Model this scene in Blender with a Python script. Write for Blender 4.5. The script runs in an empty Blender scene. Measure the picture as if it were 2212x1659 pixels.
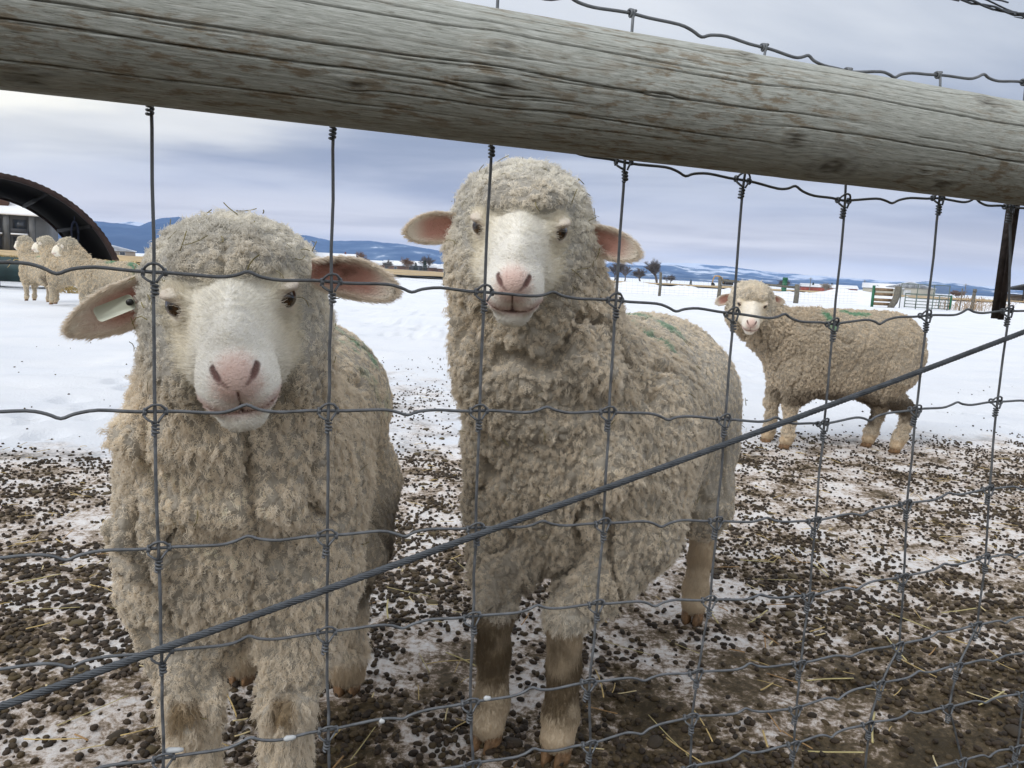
import bpy, math, random
import numpy as np
from mathutils import Vector, Matrix

rng = np.random.default_rng(7)
random.seed(7)
R = math.radians
sc = bpy.context.scene
COL = sc.collection

# ------------------------------------------------------------------ camera
CAM_H = 0.9
cam_d = bpy.data.cameras.new('camera')
cam_d.sensor_width = 36.0
cam_d.lens = 36.0 * 1661.0 / 2212.0
cam_d.clip_start = 0.02
cam_d.clip_end = 60000.0
cam = bpy.data.objects.new('camera', cam_d)
COL.objects.link(cam)
cam.matrix_world = (Matrix.Translation((0, 0, CAM_H)) @ Matrix.Rotation(R(90 - 8.3), 4, 'X')
                    @ Matrix.Rotation(R(2.9), 4, 'Z'))
sc.camera = cam

# ------------------------------------------------------------------ exposure
sc.view_settings.view_transform = 'Standard'
sc.view_settings.look = 'None'
sc.view_settings.exposure = 0.15
sc.view_settings.gamma = 1.0
sc.view_settings.use_curve_mapping = False
sc.cycles.use_denoising = True
sc.cycles.max_bounces = 10
sc.cycles.diffuse_bounces = 6
sc.cycles.transparent_max_bounces = 8
sc.cycles.volume_bounces = 1
sc.cycles_curves.subdivisions = 2

# ------------------------------------------------------------------ world: overcast sky with cloud bands
SUN_AZ, SUN_EL = R(-132), R(40)      # azimuth from +Y towards +X
world = bpy.data.worlds.new('World')
sc.world = world
world.use_nodes = True
wn, wl = world.node_tree.nodes, world.node_tree.links
for n_ in list(wn):
    wn.remove(n_)


def N(tree, typ, **kw):
    n_ = tree.nodes.new(typ)
    for k_, v_ in kw.items():
        if k_ == 'inp':
            for a_, b_ in v_.items():
                n_.inputs[a_].default_value = b_
        else:
            setattr(n_, k_, v_)
    return n_


def ramp(tree, stops, interp='LINEAR'):
    n_ = tree.nodes.new('ShaderNodeValToRGB')
    cr = n_.color_ramp
    cr.interpolation = interp
    while len(cr.elements) < len(stops):
        cr.elements.new(0.5)
    for e_, (p_, c_) in zip(cr.elements, stops):
        e_.position = p_
        if not isinstance(c_, (tuple, list)):
            c_ = (c_, c_, c_)
        e_.color = (*c_, 1.0)
    return n_


def build_world():
    t = world.node_tree
    out = N(t, 'ShaderNodeOutputWorld')
    bg1 = N(t, 'ShaderNodeBackground', inp={'Strength': 0.06})
    sky = N(t, 'ShaderNodeTexSky', sky_type='NISHITA', sun_disc=False)
    sky.sun_elevation = SUN_EL
    sky.sun_rotation = SUN_AZ
    sky.air_density = 1.5
    sky.dust_density = 3.0
    wl.new(sky.outputs[0], bg1.inputs['Color'])
    tc = N(t, 'ShaderNodeTexCoord')
    sep = N(t, 'ShaderNodeSeparateXYZ')
    wl.new(tc.outputs['Generated'], sep.inputs[0])
    # project the direction on a flat cloud deck: (x,y)/(z+c)
    den = N(t, 'ShaderNodeMath', operation='ADD', inp={1: 0.10})
    zmax = N(t, 'ShaderNodeMath', operation='MAXIMUM', inp={1: 0.0})
    wl.new(sep.outputs['Z'], zmax.inputs[0])
    wl.new(zmax.outputs[0], den.inputs[0])
    div = N(t, 'ShaderNodeVectorMath', operation='DIVIDE')
    cmb = N(t, 'ShaderNodeCombineXYZ')
    wl.new(den.outputs[0], cmb.inputs[0]); wl.new(den.outputs[0], cmb.inputs[1]); cmb.inputs[2].default_value = 1.0
    wl.new(tc.outputs['Generated'], div.inputs[0]); wl.new(cmb.outputs[0], div.inputs[1])
    mp = N(t, 'ShaderNodeMapping')
    mp.inputs['Rotation'].default_value = (0, 0, R(20))
    mp.inputs['Scale'].default_value = (0.55, 1.0, 1.0)
    mp.inputs['Location'].default_value = (1.3, 0.55, 0.0)
    wl.new(div.outputs[0], mp.inputs['Vector'])
    n1 = N(t, 'ShaderNodeTexNoise', inp={'Scale': 0.55, 'Detail': 7.0, 'Roughness': 0.5, 'Distortion': 0.4})
    wl.new(mp.outputs[0], n1.inputs['Vector'])
    r1 = ramp(t, [(0.40, 0.0), (0.60, 1.0)], 'EASE')
    wl.new(n1.outputs['Fac'], r1.inputs[0])
    # dark (blue grey) and light (white) cloud tones by elevation
    dark = ramp(t, [(0.0, (1.30, 1.16, 0.86)), (0.04, (0.74, 0.67, 0.58)), (0.09, (0.37, 0.39, 0.47)), (0.17, (0.285, 0.325, 0.425)), (0.28, (0.52, 0.56, 0.63)),
                    (0.6, (0.82, 0.84, 0.88)), (1.0, (0.90, 0.91, 0.93))])
    light = ramp(t, [(0.0, (1.50, 1.36, 1.08)), (0.04, (1.0, 0.92, 0.82)), (0.09, (0.62, 0.63, 0.68)), (0.17, (0.57, 0.60, 0.68)), (0.28, (0.88, 0.90, 0.92)),
                     (0.6, (1.04, 1.05, 1.06)), (1.0, (1.08, 1.08, 1.08))])
    wl.new(zmax.outputs[0], dark.inputs[0]); wl.new(zmax.outputs[0], light.inputs[0])
    mix = N(t, 'ShaderNodeMix', data_type='RGBA')
    wl.new(r1.outputs[0], mix.inputs[0]); wl.new(dark.outputs[0], mix.inputs[6]); wl.new(light.outputs[0], mix.inputs[7])
    # thin cloud over the low bright part of the sky at the left
    gl = Vector((math.sin(R(-34)) * math.cos(R(9.5)), math.cos(R(-34)) * math.cos(R(9.5)), math.sin(R(9.5))))
    sub = N(t, 'ShaderNodeVectorMath', operation='SUBTRACT')
    sub.inputs[1].default_value = gl
    wl.new(tc.outputs['Generated'], sub.inputs[0])
    scl = N(t, 'ShaderNodeVectorMath', operation='MULTIPLY')
    scl.inputs[1].default_value = (0.9, 0.9, 4.2)
    wl.new(sub.outputs[0], scl.inputs[0])
    ln = N(t, 'ShaderNodeVectorMath', operation='LENGTH')
    wl.new(scl.outputs[0], ln.inputs[0])
    n2 = N(t, 'ShaderNodeTexNoise', inp={'Scale': 4.0, 'Detail': 4.0})
    mp2 = N(t, 'ShaderNodeMapping'); mp2.inputs['Scale'].default_value = (1, 1, 5)
    wl.new(tc.outputs['Generated'], mp2.inputs[0]); wl.new(mp2.outputs[0], n2.inputs['Vector'])
    ad = N(t, 'ShaderNodeMath', operation='MULTIPLY_ADD', inp={1: 0.35, 2: -0.17})
    wl.new(n2.outputs['Fac'], ad.inputs[0])
    ad2 = N(t, 'ShaderNodeMath', operation='ADD')
    wl.new(ln.outputs['Value'], ad2.inputs[0]); wl.new(ad.outputs[0], ad2.inputs[1])
    r2 = ramp(t, [(0.04, 1.0), (0.14, 0.55), (0.36, 0.0)], 'EASE')
    wl.new(ad2.outputs[0], r2.inputs[0])
    mix2 = N(t, 'ShaderNodeMix', data_type='RGBA')
    mix2.inputs[7].default_value = (1.12, 1.08, 0.94, 1)
    wl.new(r2.outputs[0], mix2.inputs[0]); wl.new(mix.outputs[2], mix2.inputs[6])
    # below the horizon the world is never seen: plain grey
    bg2 = N(t, 'ShaderNodeBackground', inp={'Strength': 1.0})
    wl.new(mix2.outputs[2], bg2.inputs['Color'])
    add = N(t, 'ShaderNodeMixShader', inp={0: 0.88})
    wl.new(bg1.outputs[0], add.inputs[1]); wl.new(bg2.outputs[0], add.inputs[2])
    wl.new(add.outputs[0], out.inputs['Surface'])


build_world()

sun_d = bpy.data.lights.new('sun', 'SUN')
sun_d.energy = 1.3
sun_d.angle = R(30)
sun_d.color = (1.0, 0.98, 0.95)
sun = bpy.data.objects.new('sun', sun_d)
COL.objects.link(sun)
sd = Vector((math.sin(SUN_AZ) * math.cos(SUN_EL), math.cos(SUN_AZ) * math.cos(SUN_EL), math.sin(SUN_EL)))
sun.rotation_euler = (-sd).to_track_quat('-Z', 'Y').to_euler()

# ------------------------------------------------------------------ numpy noise
def _hash(ix, iy, iz, seed):
    h = (ix.astype(np.int64) * 374761393 + iy.astype(np.int64) * 668265263 + iz.astype(np.int64) * 2147483647
         + seed * 974634777) & 0xFFFFFFFF
    h = ((h ^ (h >> 13)) * 1274126177) & 0xFFFFFFFF
    h = ((h ^ (h >> 16)) * 2246822519) & 0xFFFFFFFF
    h = h ^ (h >> 15)
    return (h & 0xFFFFFF).astype(np.float32) / np.float32(0xFFFFFF)


def vnoise(P, seed=0):
    P = np.asarray(P, np.float32)
    i = np.floor(P).astype(np.int64)
    f = (P - i).astype(np.float32)
    u = f * f * (3 - 2 * f)
    res = 0
    for dx in (0, 1):
        wx = u[:, 0] if dx else 1 - u[:, 0]
        for dy in (0, 1):
            wy = u[:, 1] if dy else 1 - u[:, 1]
            for dz in (0, 1):
                wz = u[:, 2] if dz else 1 - u[:, 2]
                res = res + wx * wy * wz * _hash(i[:, 0] + dx, i[:, 1] + dy, i[:, 2] + dz, seed)
    return res * 2 - 1


def fbm(P, octv=3, seed=0, gain=0.5):
    a, s, r, f = 1.0, 0.0, 0.0, 1.0
    for o in range(octv):
        r = r + a * vnoise(np.asarray(P) * f, seed + o * 17)
        s += a
        a *= gain
        f *= 2.03
    return r / s


def voronoi(P, seed=0):
    P = np.asarray(P, np.float32)
    i = np.floor(P).astype(np.int64)
    f1 = np.full(len(P), 9.0, np.float32)
    f2 = np.full(len(P), 9.0, np.float32)
    for dx in (-1, 0, 1):
        for dy in (-1, 0, 1):
            for dz in (-1, 0, 1):
                cx, cy, cz = i[:, 0] + dx, i[:, 1] + dy, i[:, 2] + dz
                jx = cx + _hash(cx, cy, cz, seed) - P[:, 0]
                jy = cy + _hash(cx, cy, cz, seed + 5) - P[:, 1]
                jz = cz + _hash(cx, cy, cz, seed + 9) - P[:, 2]
                d = jx * jx + jy * jy + jz * jz
                lo = d < f1
                f2 = np.where(lo, f1, np.minimum(f2, d))
                f1 = np.where(lo, d, f1)
    return np.sqrt(f1), np.sqrt(f2)


def sstep(a, b, x):
    t = np.clip((np.asarray(x) - a) / (b - a), 0, 1)
    return t * t * (3 - 2 * t)


def mixc(a, b, t):
    t = np.asarray(t)[:, None]
    return np.asarray(a) * (1 - t) + np.asarray(b) * t


def unit(v):
    v = np.asarray(v, float)
    return v / (np.linalg.norm(v) + 1e-12)


# ------------------------------------------------------------------ object helpers
def tag(o, label=None, cat=None, group=None, kind=None):
    if label: o['label'] = label
    if cat: o['category'] = cat
    if group: o['group'] = group
    if kind: o['kind'] = kind
    return o


def empty(name, loc=(0, 0, 0), rz=0.0):
    o = bpy.data.objects.new(name, None)
    o.empty_display_size = 0.1
    COL.objects.link(o)
    o.location = loc
    o.rotation_euler = (0, 0, rz)
    return o


def mesh_np(name, V, F, mat=None, smooth=True, cols=None):
    """V (n,3), F (m,k) array of one face size, or list of such arrays."""
    me = bpy.data.meshes.new(name)
    V = np.asarray(V, np.float32)
    Fs = F if isinstance(F, list) else [F]
    Fs = [np.asarray(f, np.int32) for f in Fs if len(f)]
    me.vertices.add(len(V))
    me.vertices.foreach_set('co', V.ravel())
    tot = np.concatenate([np.full(len(f), f.shape[1], np.int32) for f in Fs])
    idx = np.concatenate([f.ravel() for f in Fs])
    me.loops.add(len(idx))
    me.loops.foreach_set('vertex_index', idx)
    me.polygons.add(len(tot))
    st = np.zeros(len(tot), np.int32)
    st[1:] = np.cumsum(tot)[:-1]
    me.polygons.foreach_set('loop_start', st)
    me.update(calc_edges=True)
    me.validate()
    if smooth:
        me.polygons.foreach_set('use_smooth', np.ones(len(me.polygons), bool))
    if cols is not None:
        ca = me.color_attributes.new('col', 'FLOAT_COLOR', 'POINT')
        c4 = np.ones((len(V), 4), np.float32)
        c4[:, :3] = cols
        ca.data.foreach_set('color', c4.ravel())
    if mat: me.materials.append(mat)
    return me


def link(name, me, parent=None, loc=None, rot=None):
    o = bpy.data.objects.new(name, me)
    COL.objects.link(o)
    if parent: o.parent = parent
    if loc is not None: o.location = loc
    if rot is not None: o.rotation_euler = rot
    return o


class MB:
    """collects quads / triangles of simple solids into one mesh"""
    def __init__(self):
        self.v, self.f, self.n = [], {3: [], 4: []}, 0

    def add(self, V, F):
        V = np.asarray(V, float)
        F = np.asarray(F, int)
        self.v.append(V)
        self.f[F.shape[1]].append(F + self.n)
        self.n += len(V)

    def box(self, c, s, rz=0.0, M=None):
        c = np.array(c, float); s = np.array(s, float) / 2
        V = np.array([[x, y, z] for x in (-1, 1) for y in (-1, 1) for z in (-1, 1)], float) * s
        if M is not None: V = V @ np.asarray(M).T
        cr, sr = math.cos(rz), math.sin(rz)
        V = V @ np.array([[cr, sr, 0], [-sr, cr, 0], [0, 0, 1]]) + c
        F = [[0, 1, 3, 2], [4, 6, 7, 5], [0, 4, 5, 1], [2, 3, 7, 6], [0, 2, 6, 4], [1, 5, 7, 3]]
        self.add(V, F)

    def tube(self, pts, r, n=8, cap=True, rs=None):
        V, F = tube_np(pts, r if rs is None else rs, n)
        self.add(V, F)
        if cap:
            m = len(pts)
            for k in (0, m - 1):
                c = len(self.v[-1]) if False else None
            base = self.n - len(V)
            for k, rev in ((0, True), (m - 1, False)):
                ring = [base + k * n + j for j in range(n)]
                cen = np.mean(V[k * n:(k + 1) * n], axis=0)
                self.v.append(cen[None, :]); ci = self.n; self.n += 1
                T = [[ring[j], ring[(j + 1) % n], ci] for j in range(n)]
                if rev: T = [t[::-1] for t in T]
                self.f[3].append(np.array(T))

    def prism(self, poly, y0, y1):
        """extrude an XZ polygon along y"""
        n = len(poly)
        V = [(x, y0, z) for x, z in poly] + [(x, y1, z) for x, z in poly]
        F = [[i, (i + 1) % n, n + (i + 1) % n, n + i] for i in range(n)]
        self.add(V, F)
        b = self.n - 2 * n
        for off, rev in ((0, False), (n, True)):
            T = [[b + off, b + off + i, b + off + i + 1] for i in range(1, n - 1)]
            if rev: T = [t[::-1] for t in T]
            self.f[3].append(np.array(T))

    def mesh(self, name, mat=None, smooth=False, cols=None):
        V = np.concatenate(self.v)
        Fs = [np.concatenate(self.f[k]) for k in (3, 4) if self.f[k]]
        return mesh_np(name, V, Fs, mat, smooth, cols)

    def build(self, name, mat=None, parent=None, smooth=False, loc=None, rot=None):
        return link(name, self.mesh(name, mat, smooth), parent, loc, rot)


def tube_np(pts, r, n=8):
    P = np.asarray(pts, float)
    m = len(P)
    r = np.broadcast_to(np.asarray(r, float), (m,))
    T = np.gradient(P, axis=0)
    T /= np.linalg.norm(T, axis=1)[:, None] + 1e-12
    ref = np.array([0, 0, 1.0]) if abs(T[0][2]) < 0.9 else np.array([1.0, 0, 0])
    A = np.zeros_like(P)
    a = np.cross(T[0], ref); a /= np.linalg.norm(a)
    for i in range(m):
        a = a - T[i] * (a @ T[i]); a /= np.linalg.norm(a) + 1e-12
        A[i] = a
    B = np.cross(T, A)
    an = np.linspace(0, 2 * math.pi, n, endpoint=False)
    V = P[:, None, :] + r[:, None, None] * (np.cos(an)[None, :, None] * A[:, None, :] + np.sin(an)[None, :, None] * B[:, None, :])
    F = []
    for i in range(m - 1):
        for j in range(n):
            F.append([i * n + j, i * n + (j + 1) % n, (i + 1) * n + (j + 1) % n, (i + 1) * n + j])
    return V.reshape(-1, 3), np.array(F)


# ------------------------------------------------------------------ materials
MATS = {}


def new_mat(name):
    m = bpy.data.materials.new(name)
    m.use_nodes = True
    b = m.node_tree.nodes['Principled BSDF']
    MATS[name] = m
    return m, m.node_tree, b


def flat(name, col, rough=0.7, metal=0.0, var=0.15, scale=8.0, bump=0.0, bscale=40.0, coord='Object'):
    """principled with noise variation of the colour and optional bump"""
    if name in MATS: return MATS[name]
    m, t, b = new_mat(name)
    L = t.links
    b.inputs['Roughness'].default_value = rough
    b.inputs['Metallic'].default_value = metal
    tc = N(t, 'ShaderNodeTexCoord')
    nz = N(t, 'ShaderNodeTexNoise', inp={'Scale': scale, 'Detail': 5.0})
    L.new(tc.outputs[coord], nz.inputs['Vector'])
    lo = tuple(max(0, c * (1 - var)) for c in col); hi = tuple(min(1, c * (1 + var)) for c in col)
    rp = ramp(t, [(0.3, lo), (0.7, hi)])
    L.new(nz.outputs['Fac'], rp.inputs[0]); L.new(rp.outputs[0], b.inputs['Base Color'])
    if bump:
        n2 = N(t, 'ShaderNodeTexNoise', inp={'Scale': bscale, 'Detail': 4.0})
        L.new(tc.outputs[coord], n2.inputs['Vector'])
        bp = N(t, 'ShaderNodeBump', inp={'Strength': bump, 'Distance': 0.02})
        L.new(n2.outputs['Fac'], bp.inputs['Height']); L.new(bp.outputs[0], b.inputs['Normal'])
    return m


def attr_mat(name, rough=0.9, sheen=0.0, spec=0.2, bump=0.0, bscale=300.0, sss=0.0):
    m, t, b = new_mat(name)
    a = N(t, 'ShaderNodeAttribute', attribute_name='col')
    t.links.new(a.outputs['Color'], b.inputs['Base Color'])
    b.inputs['Roughness'].default_value = rough
    b.inputs['Specular IOR Level'].default_value = spec
    b.inputs['Sheen Weight'].default_value = sheen
    if sss:
        b.inputs['Subsurface Weight'].default_value = sss
        b.inputs['Subsurface Radius'].default_value = (0.006, 0.003, 0.002)
        b.inputs['Subsurface Scale'].default_value = 1.0
    if bump:
        tc = N(t, 'ShaderNodeTexCoord')
        n2 = N(t, 'ShaderNodeTexNoise', inp={'Scale': bscale, 'Detail': 3.0})
        t.links.new(tc.outputs['Object'], n2.inputs['Vector'])
        bp = N(t, 'ShaderNodeBump', inp={'Strength': bump, 'Distance': 0.004})
        t.links.new(n2.outputs['Fac'], bp.inputs['Height']); t.links.new(bp.outputs[0], b.inputs['Normal'])
    return m

# ================================================================== SETTING
def dirt_mask(x, y):
    """0 clean snow .. 1 trampled, dunged snow near the fence"""
    P = np.stack([x, y, np.zeros_like(x)], 1)
    edge = 3.55 + 0.9 * sstep(-1.2, 0.6, x) + 0.25 * fbm(P * 0.9, 3, 5) + 0.35 * sstep(0.6, 2.5, x)
    d = sstep(0.35, -0.75, y - edge)
    lane = sstep(1.0, 0.2, np.abs(x + 0.75 + 0.05 * (y - 4))) * sstep(8.5, 5.0, y) * 0.42      # fouled lane between the two near sheep
    return np.clip(np.maximum(d, lane), 0, 1)


def ground_z(x, y):
    x = np.asarray(x, float).ravel(); y = np.asarray(y, float).ravel()
    P = np.stack([x, y, np.zeros_like(x)], 1)
    dm = dirt_mask(x, y)
    r = np.hypot(x, y)
    z = 0.010 * fbm(P * 9, 3, 3) * dm * (r < 12)
    z = z + 0.006 * fbm(P * 30, 2, 4) * dm * (r < 7)
    z = z + (1 - dm) * 0.085 * fbm(P * np.array([0.7, 1.3, 1]), 4, 6, 0.55) * sstep(3.2, 6.5, r) * sstep(160, 20, r)
    z = z + (1 - dm) * 0.012 * fbm(P * np.array([2.6, 4.5, 1]), 3, 16) * sstep(2.5, 4, r) * (r < 40)
    m = (r > 3.2) & (r < 24)                     # hoof prints and crust in the walked-over snow
    if m.any():
        Pm = P[m] + 0.05 * np.stack([vnoise(P[m] * 3, 21), vnoise(P[m] * 3, 22), 0 * x[m]], 1)
        f1, _ = voronoi(Pm * np.array([3.6, 2.6, 1]), 33)
        walked = sstep(0.0, 0.35, fbm(P[m] * 0.45, 2, 34) + 0.12)
        z[m] = z[m] - 0.055 * sstep(0.36, 0.12, f1) * walked * (1 - dm[m]) * sstep(24, 12, r[m])
        z[m] = z[m] + 0.010 * fbm(P[m] * 5.0, 3, 35) * walked * (1 - dm[m]) * sstep(20, 8, r[m])
    z = z - 0.007 * np.clip(y - 150, 0, 250)
    return z


def geo_axis(a, b, step, lo, hi, grow=1.16):
    core = np.arange(a, b + step / 2, step)
    up, s, x = [], step, b
    while x < hi:
        s *= grow; x += s; up.append(min(x, hi))
    dn, s, x = [], step, a
    while x > lo:
        s *= grow; x -= s; dn.append(max(x, lo))
    return np.array(dn[::-1] + list(core) + up)


def build_ground():
    xs = geo_axis(-2.6, 3.4, 0.022, -19500, 19500, 1.08)
    ys = geo_axis(0.7, 5.6, 0.022, -60, 14600, 1.045)
    X, Y = np.meshgrid(xs, ys, indexing='ij')
    Z = ground_z(X, Y)
    V = np.stack([X.ravel(), Y.ravel(), Z], 1)
    nx, ny = X.shape
    I = np.arange(nx * ny).reshape(nx, ny)
    Q = np.stack([I[:-1, :-1], I[1:, :-1], I[1:, 1:], I[:-1, 1:]], -1).reshape(-1, 4)
    dm = dirt_mask(X.ravel(), Y.ravel())
    cols = np.stack([dm, dm, dm], 1)
    m, t, b = new_mat('snow_ground')
    L = t.links
    at = N(t, 'ShaderNodeAttribute', attribute_name='col')
    geo = N(t, 'ShaderNodeNewGeometry')
    b.inputs['Roughness'].default_value = 0.65
    b.inputs['Specular IOR Level'].default_value = 0.25
    # clean snow
    ns = N(t, 'ShaderNodeTexNoise', inp={'Scale': 1.3, 'Detail': 6.0}); L.new(geo.outputs['Position'], ns.inputs['Vector'])
    snow = ramp(t, [(0.3, (0.80, 0.845, 0.92)), (0.7, (0.88, 0.91, 0.96))]); L.new(ns.outputs['Fac'], snow.inputs[0])
    # dirty packed snow: pinkish cream to olive brown
    n1 = N(t, 'ShaderNodeTexNoise', inp={'Scale': 5.0, 'Detail': 8.0, 'Roughness': 0.65}); L.new(geo.outputs['Position'], n1.inputs['Vector'])
    n2 = N(t, 'ShaderNodeTexNoise', inp={'Scale': 55.0, 'Detail': 7.0, 'Roughness': 0.75}); L.new(geo.outputs['Position'], n2.inputs['Vector'])
    dirty = ramp(t, [(0.36, (0.060, 0.044, 0.022)), (0.435, (0.15, 0.110, 0.062)), (0.475, (0.44, 0.355, 0.285)), (0.505, (0.76, 0.69, 0.64)), (0.56, (0.90, 0.88, 0.87))])
    av = N(t, 'ShaderNodeMath', operation='MULTIPLY_ADD', inp={1: 0.55}); L.new(n1.outputs['Fac'], av.inputs[0])
    hf = N(t, 'ShaderNodeMath', operation='MULTIPLY', inp={1: 0.45}); L.new(n2.outputs['Fac'], hf.inputs[0]); L.new(hf.outputs[0], av.inputs[2])
    # nearest, most trodden ground along the fence is browner
    sp = N(t, 'ShaderNodeSeparateXYZ'); L.new(geo.outputs['Position'], sp.inputs[0])
    fz = N(t, 'ShaderNodeMath', operation='MULTIPLY_ADD', inp={1: -0.42}); L.new(sp.outputs['X'], fz.inputs[0]); L.new(sp.outputs['Y'], fz.inputs[2])
    nr = N(t, 'ShaderNodeMapRange', inp={1: 0.70, 2: 1.75, 3: -0.15, 4: -0.005}); L.new(fz.outputs[0], nr.inputs[0])
    av2 = N(t, 'ShaderNodeMath', operation='ADD'); L.new(av.outputs[0], av2.inputs[0]); L.new(nr.outputs[0], av2.inputs[1])
    L.new(av2.outputs[0], dirty.inputs[0])
    # break the dirt edge up
    n3 = N(t, 'ShaderNodeTexNoise', inp={'Scale': 3.2, 'Detail': 7.0, 'Roughness': 0.7}); L.new(geo.outputs['Position'], n3.inputs['Vector'])
    ad = N(t, 'ShaderNodeMath', operation='MULTIPLY_ADD', inp={1: 1.5, 2: -0.75}); L.new(n3.outputs['Fac'], ad.inputs[0])
    sm = N(t, 'ShaderNodeMath', operation='ADD'); L.new(at.outputs['Fac'], sm.inputs[0]); L.new(ad.outputs[0], sm.inputs[1])
    mr = N(t, 'ShaderNodeMapRange', inp={1: 0.25, 2: 0.75}); L.new(sm.outputs[0], mr.inputs[0])
    mk = N(t, 'ShaderNodeMath', operation='MULTIPLY'); L.new(mr.outputs[0], mk.inputs[0])
    gt = N(t, 'ShaderNodeMapRange', inp={1: 0.0, 2: 0.3}); L.new(at.outputs['Fac'], gt.inputs[0]); L.new(gt.outputs[0], mk.inputs[1])
    mx = N(t, 'ShaderNodeMix', data_type='RGBA'); L.new(mk.outputs[0], mx.inputs[0]); L.new(snow.outputs[0], mx.inputs[6]); L.new(dirty.outputs[0], mx.inputs[7])
    L.new(mx.outputs[2], b.inputs['Base Color'])
    bp = N(t, 'ShaderNodeBump', inp={'Strength': 0.8, 'Distance': 0.02})
    L.new(n2.outputs['Fac'], bp.inputs['Height']); L.new(bp.outputs[0], b.inputs['Normal'])
    o = link('snow_ground', mesh_np('snow_ground', V, Q, m, True, cols))
    tag(o, 'snow covered ground, fouled and trampled beside the fence', None, None, 'structure')
    return o


build_ground()

def build_bank():
    xs = np.arange(3.0, 52, 0.3); ys = np.arange(43.5, 60, 0.4)
    X, Y = np.meshgrid(xs, ys, indexing='ij')
    x, y = X.ravel(), Y.ravel()
    P = np.stack([x, y, 0 * x], 1)
    prof = np.exp(-((y - 50 - 1.2 * np.sin(x * 0.33)) / 3.4) ** 2) * sstep(3, 8, x) * sstep(51, 40, x)
    h = prof * np.clip(0.62 + 0.55 * fbm(P * np.array([0.28, 0.2, 1]), 3, 8) + 0.25 * fbm(P * 1.1, 3, 9), 0.05, 2)
    Z = ground_z(x, y) + h * 0.95 - 0.06
    I = np.arange(X.size).reshape(X.shape)
    Q = np.stack([I[:-1, :-1], I[1:, :-1], I[1:, 1:], I[:-1, 1:]], -1).reshape(-1, 4)
    o = link('snow_bank', mesh_np('snow_bank', np.stack([x, y, Z], 1), Q, flat('piled_snow', (0.84, 0.87, 0.93), 0.7, 0, 0.05, 2.0, 0.6, 6.0)))
    tag(o, 'uneven ploughed snow bank along the far fence', None, None, 'structure')


build_bank()

# ---- strips of dry grass beyond the pasture
MAT_GRASS = flat('dry_grass', (0.47, 0.35, 0.19), 0.9, 0, 0.35, 0.35, 0.6, 3.0)


def field(name, label, x0, x1, y0, y1):
    xs = np.linspace(x0, x1, 70); ys = np.linspace(0, 1, 10)
    X, T = np.meshgrid(xs, ys, indexing='ij')
    P = np.stack([X.ravel(), X.ravel() * 0, X.ravel() * 0], 1)
    j0 = (vnoise(P * 0.15, 3) * 5 + vnoise(P * 0.6, 4) * 2).reshape(X.shape)
    Y = (y0 + j0) * (1 - T) + (y1 + j0 * 3) * T
    Z = ground_z(X, Y) + 0.10 + 0.22 * np.abs(vnoise(np.stack([X.ravel() * 0.7, Y.ravel() * 0.5, X.ravel() * 0], 1), 8))
    V = np.stack([X.ravel(), Y.ravel(), Z], 1)
    I = np.arange(X.size).reshape(X.shape)
    Q = np.stack([I[:-1, :-1], I[1:, :-1], I[1:, 1:], I[:-1, 1:]], -1).reshape(-1, 4)
    o = link(name, mesh_np(name, V, Q, MAT_GRASS))
    tag(o, label, None, None, 'structure')


field('dry_grass_field', 'strip of yellow dry grass beyond the snow, left of the middle sheep', -130, 12, 64, 150)
field('dry_grass_field', 'thin strip of dry grass behind the snow banks at right', 8, 170, 105, 240)


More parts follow.
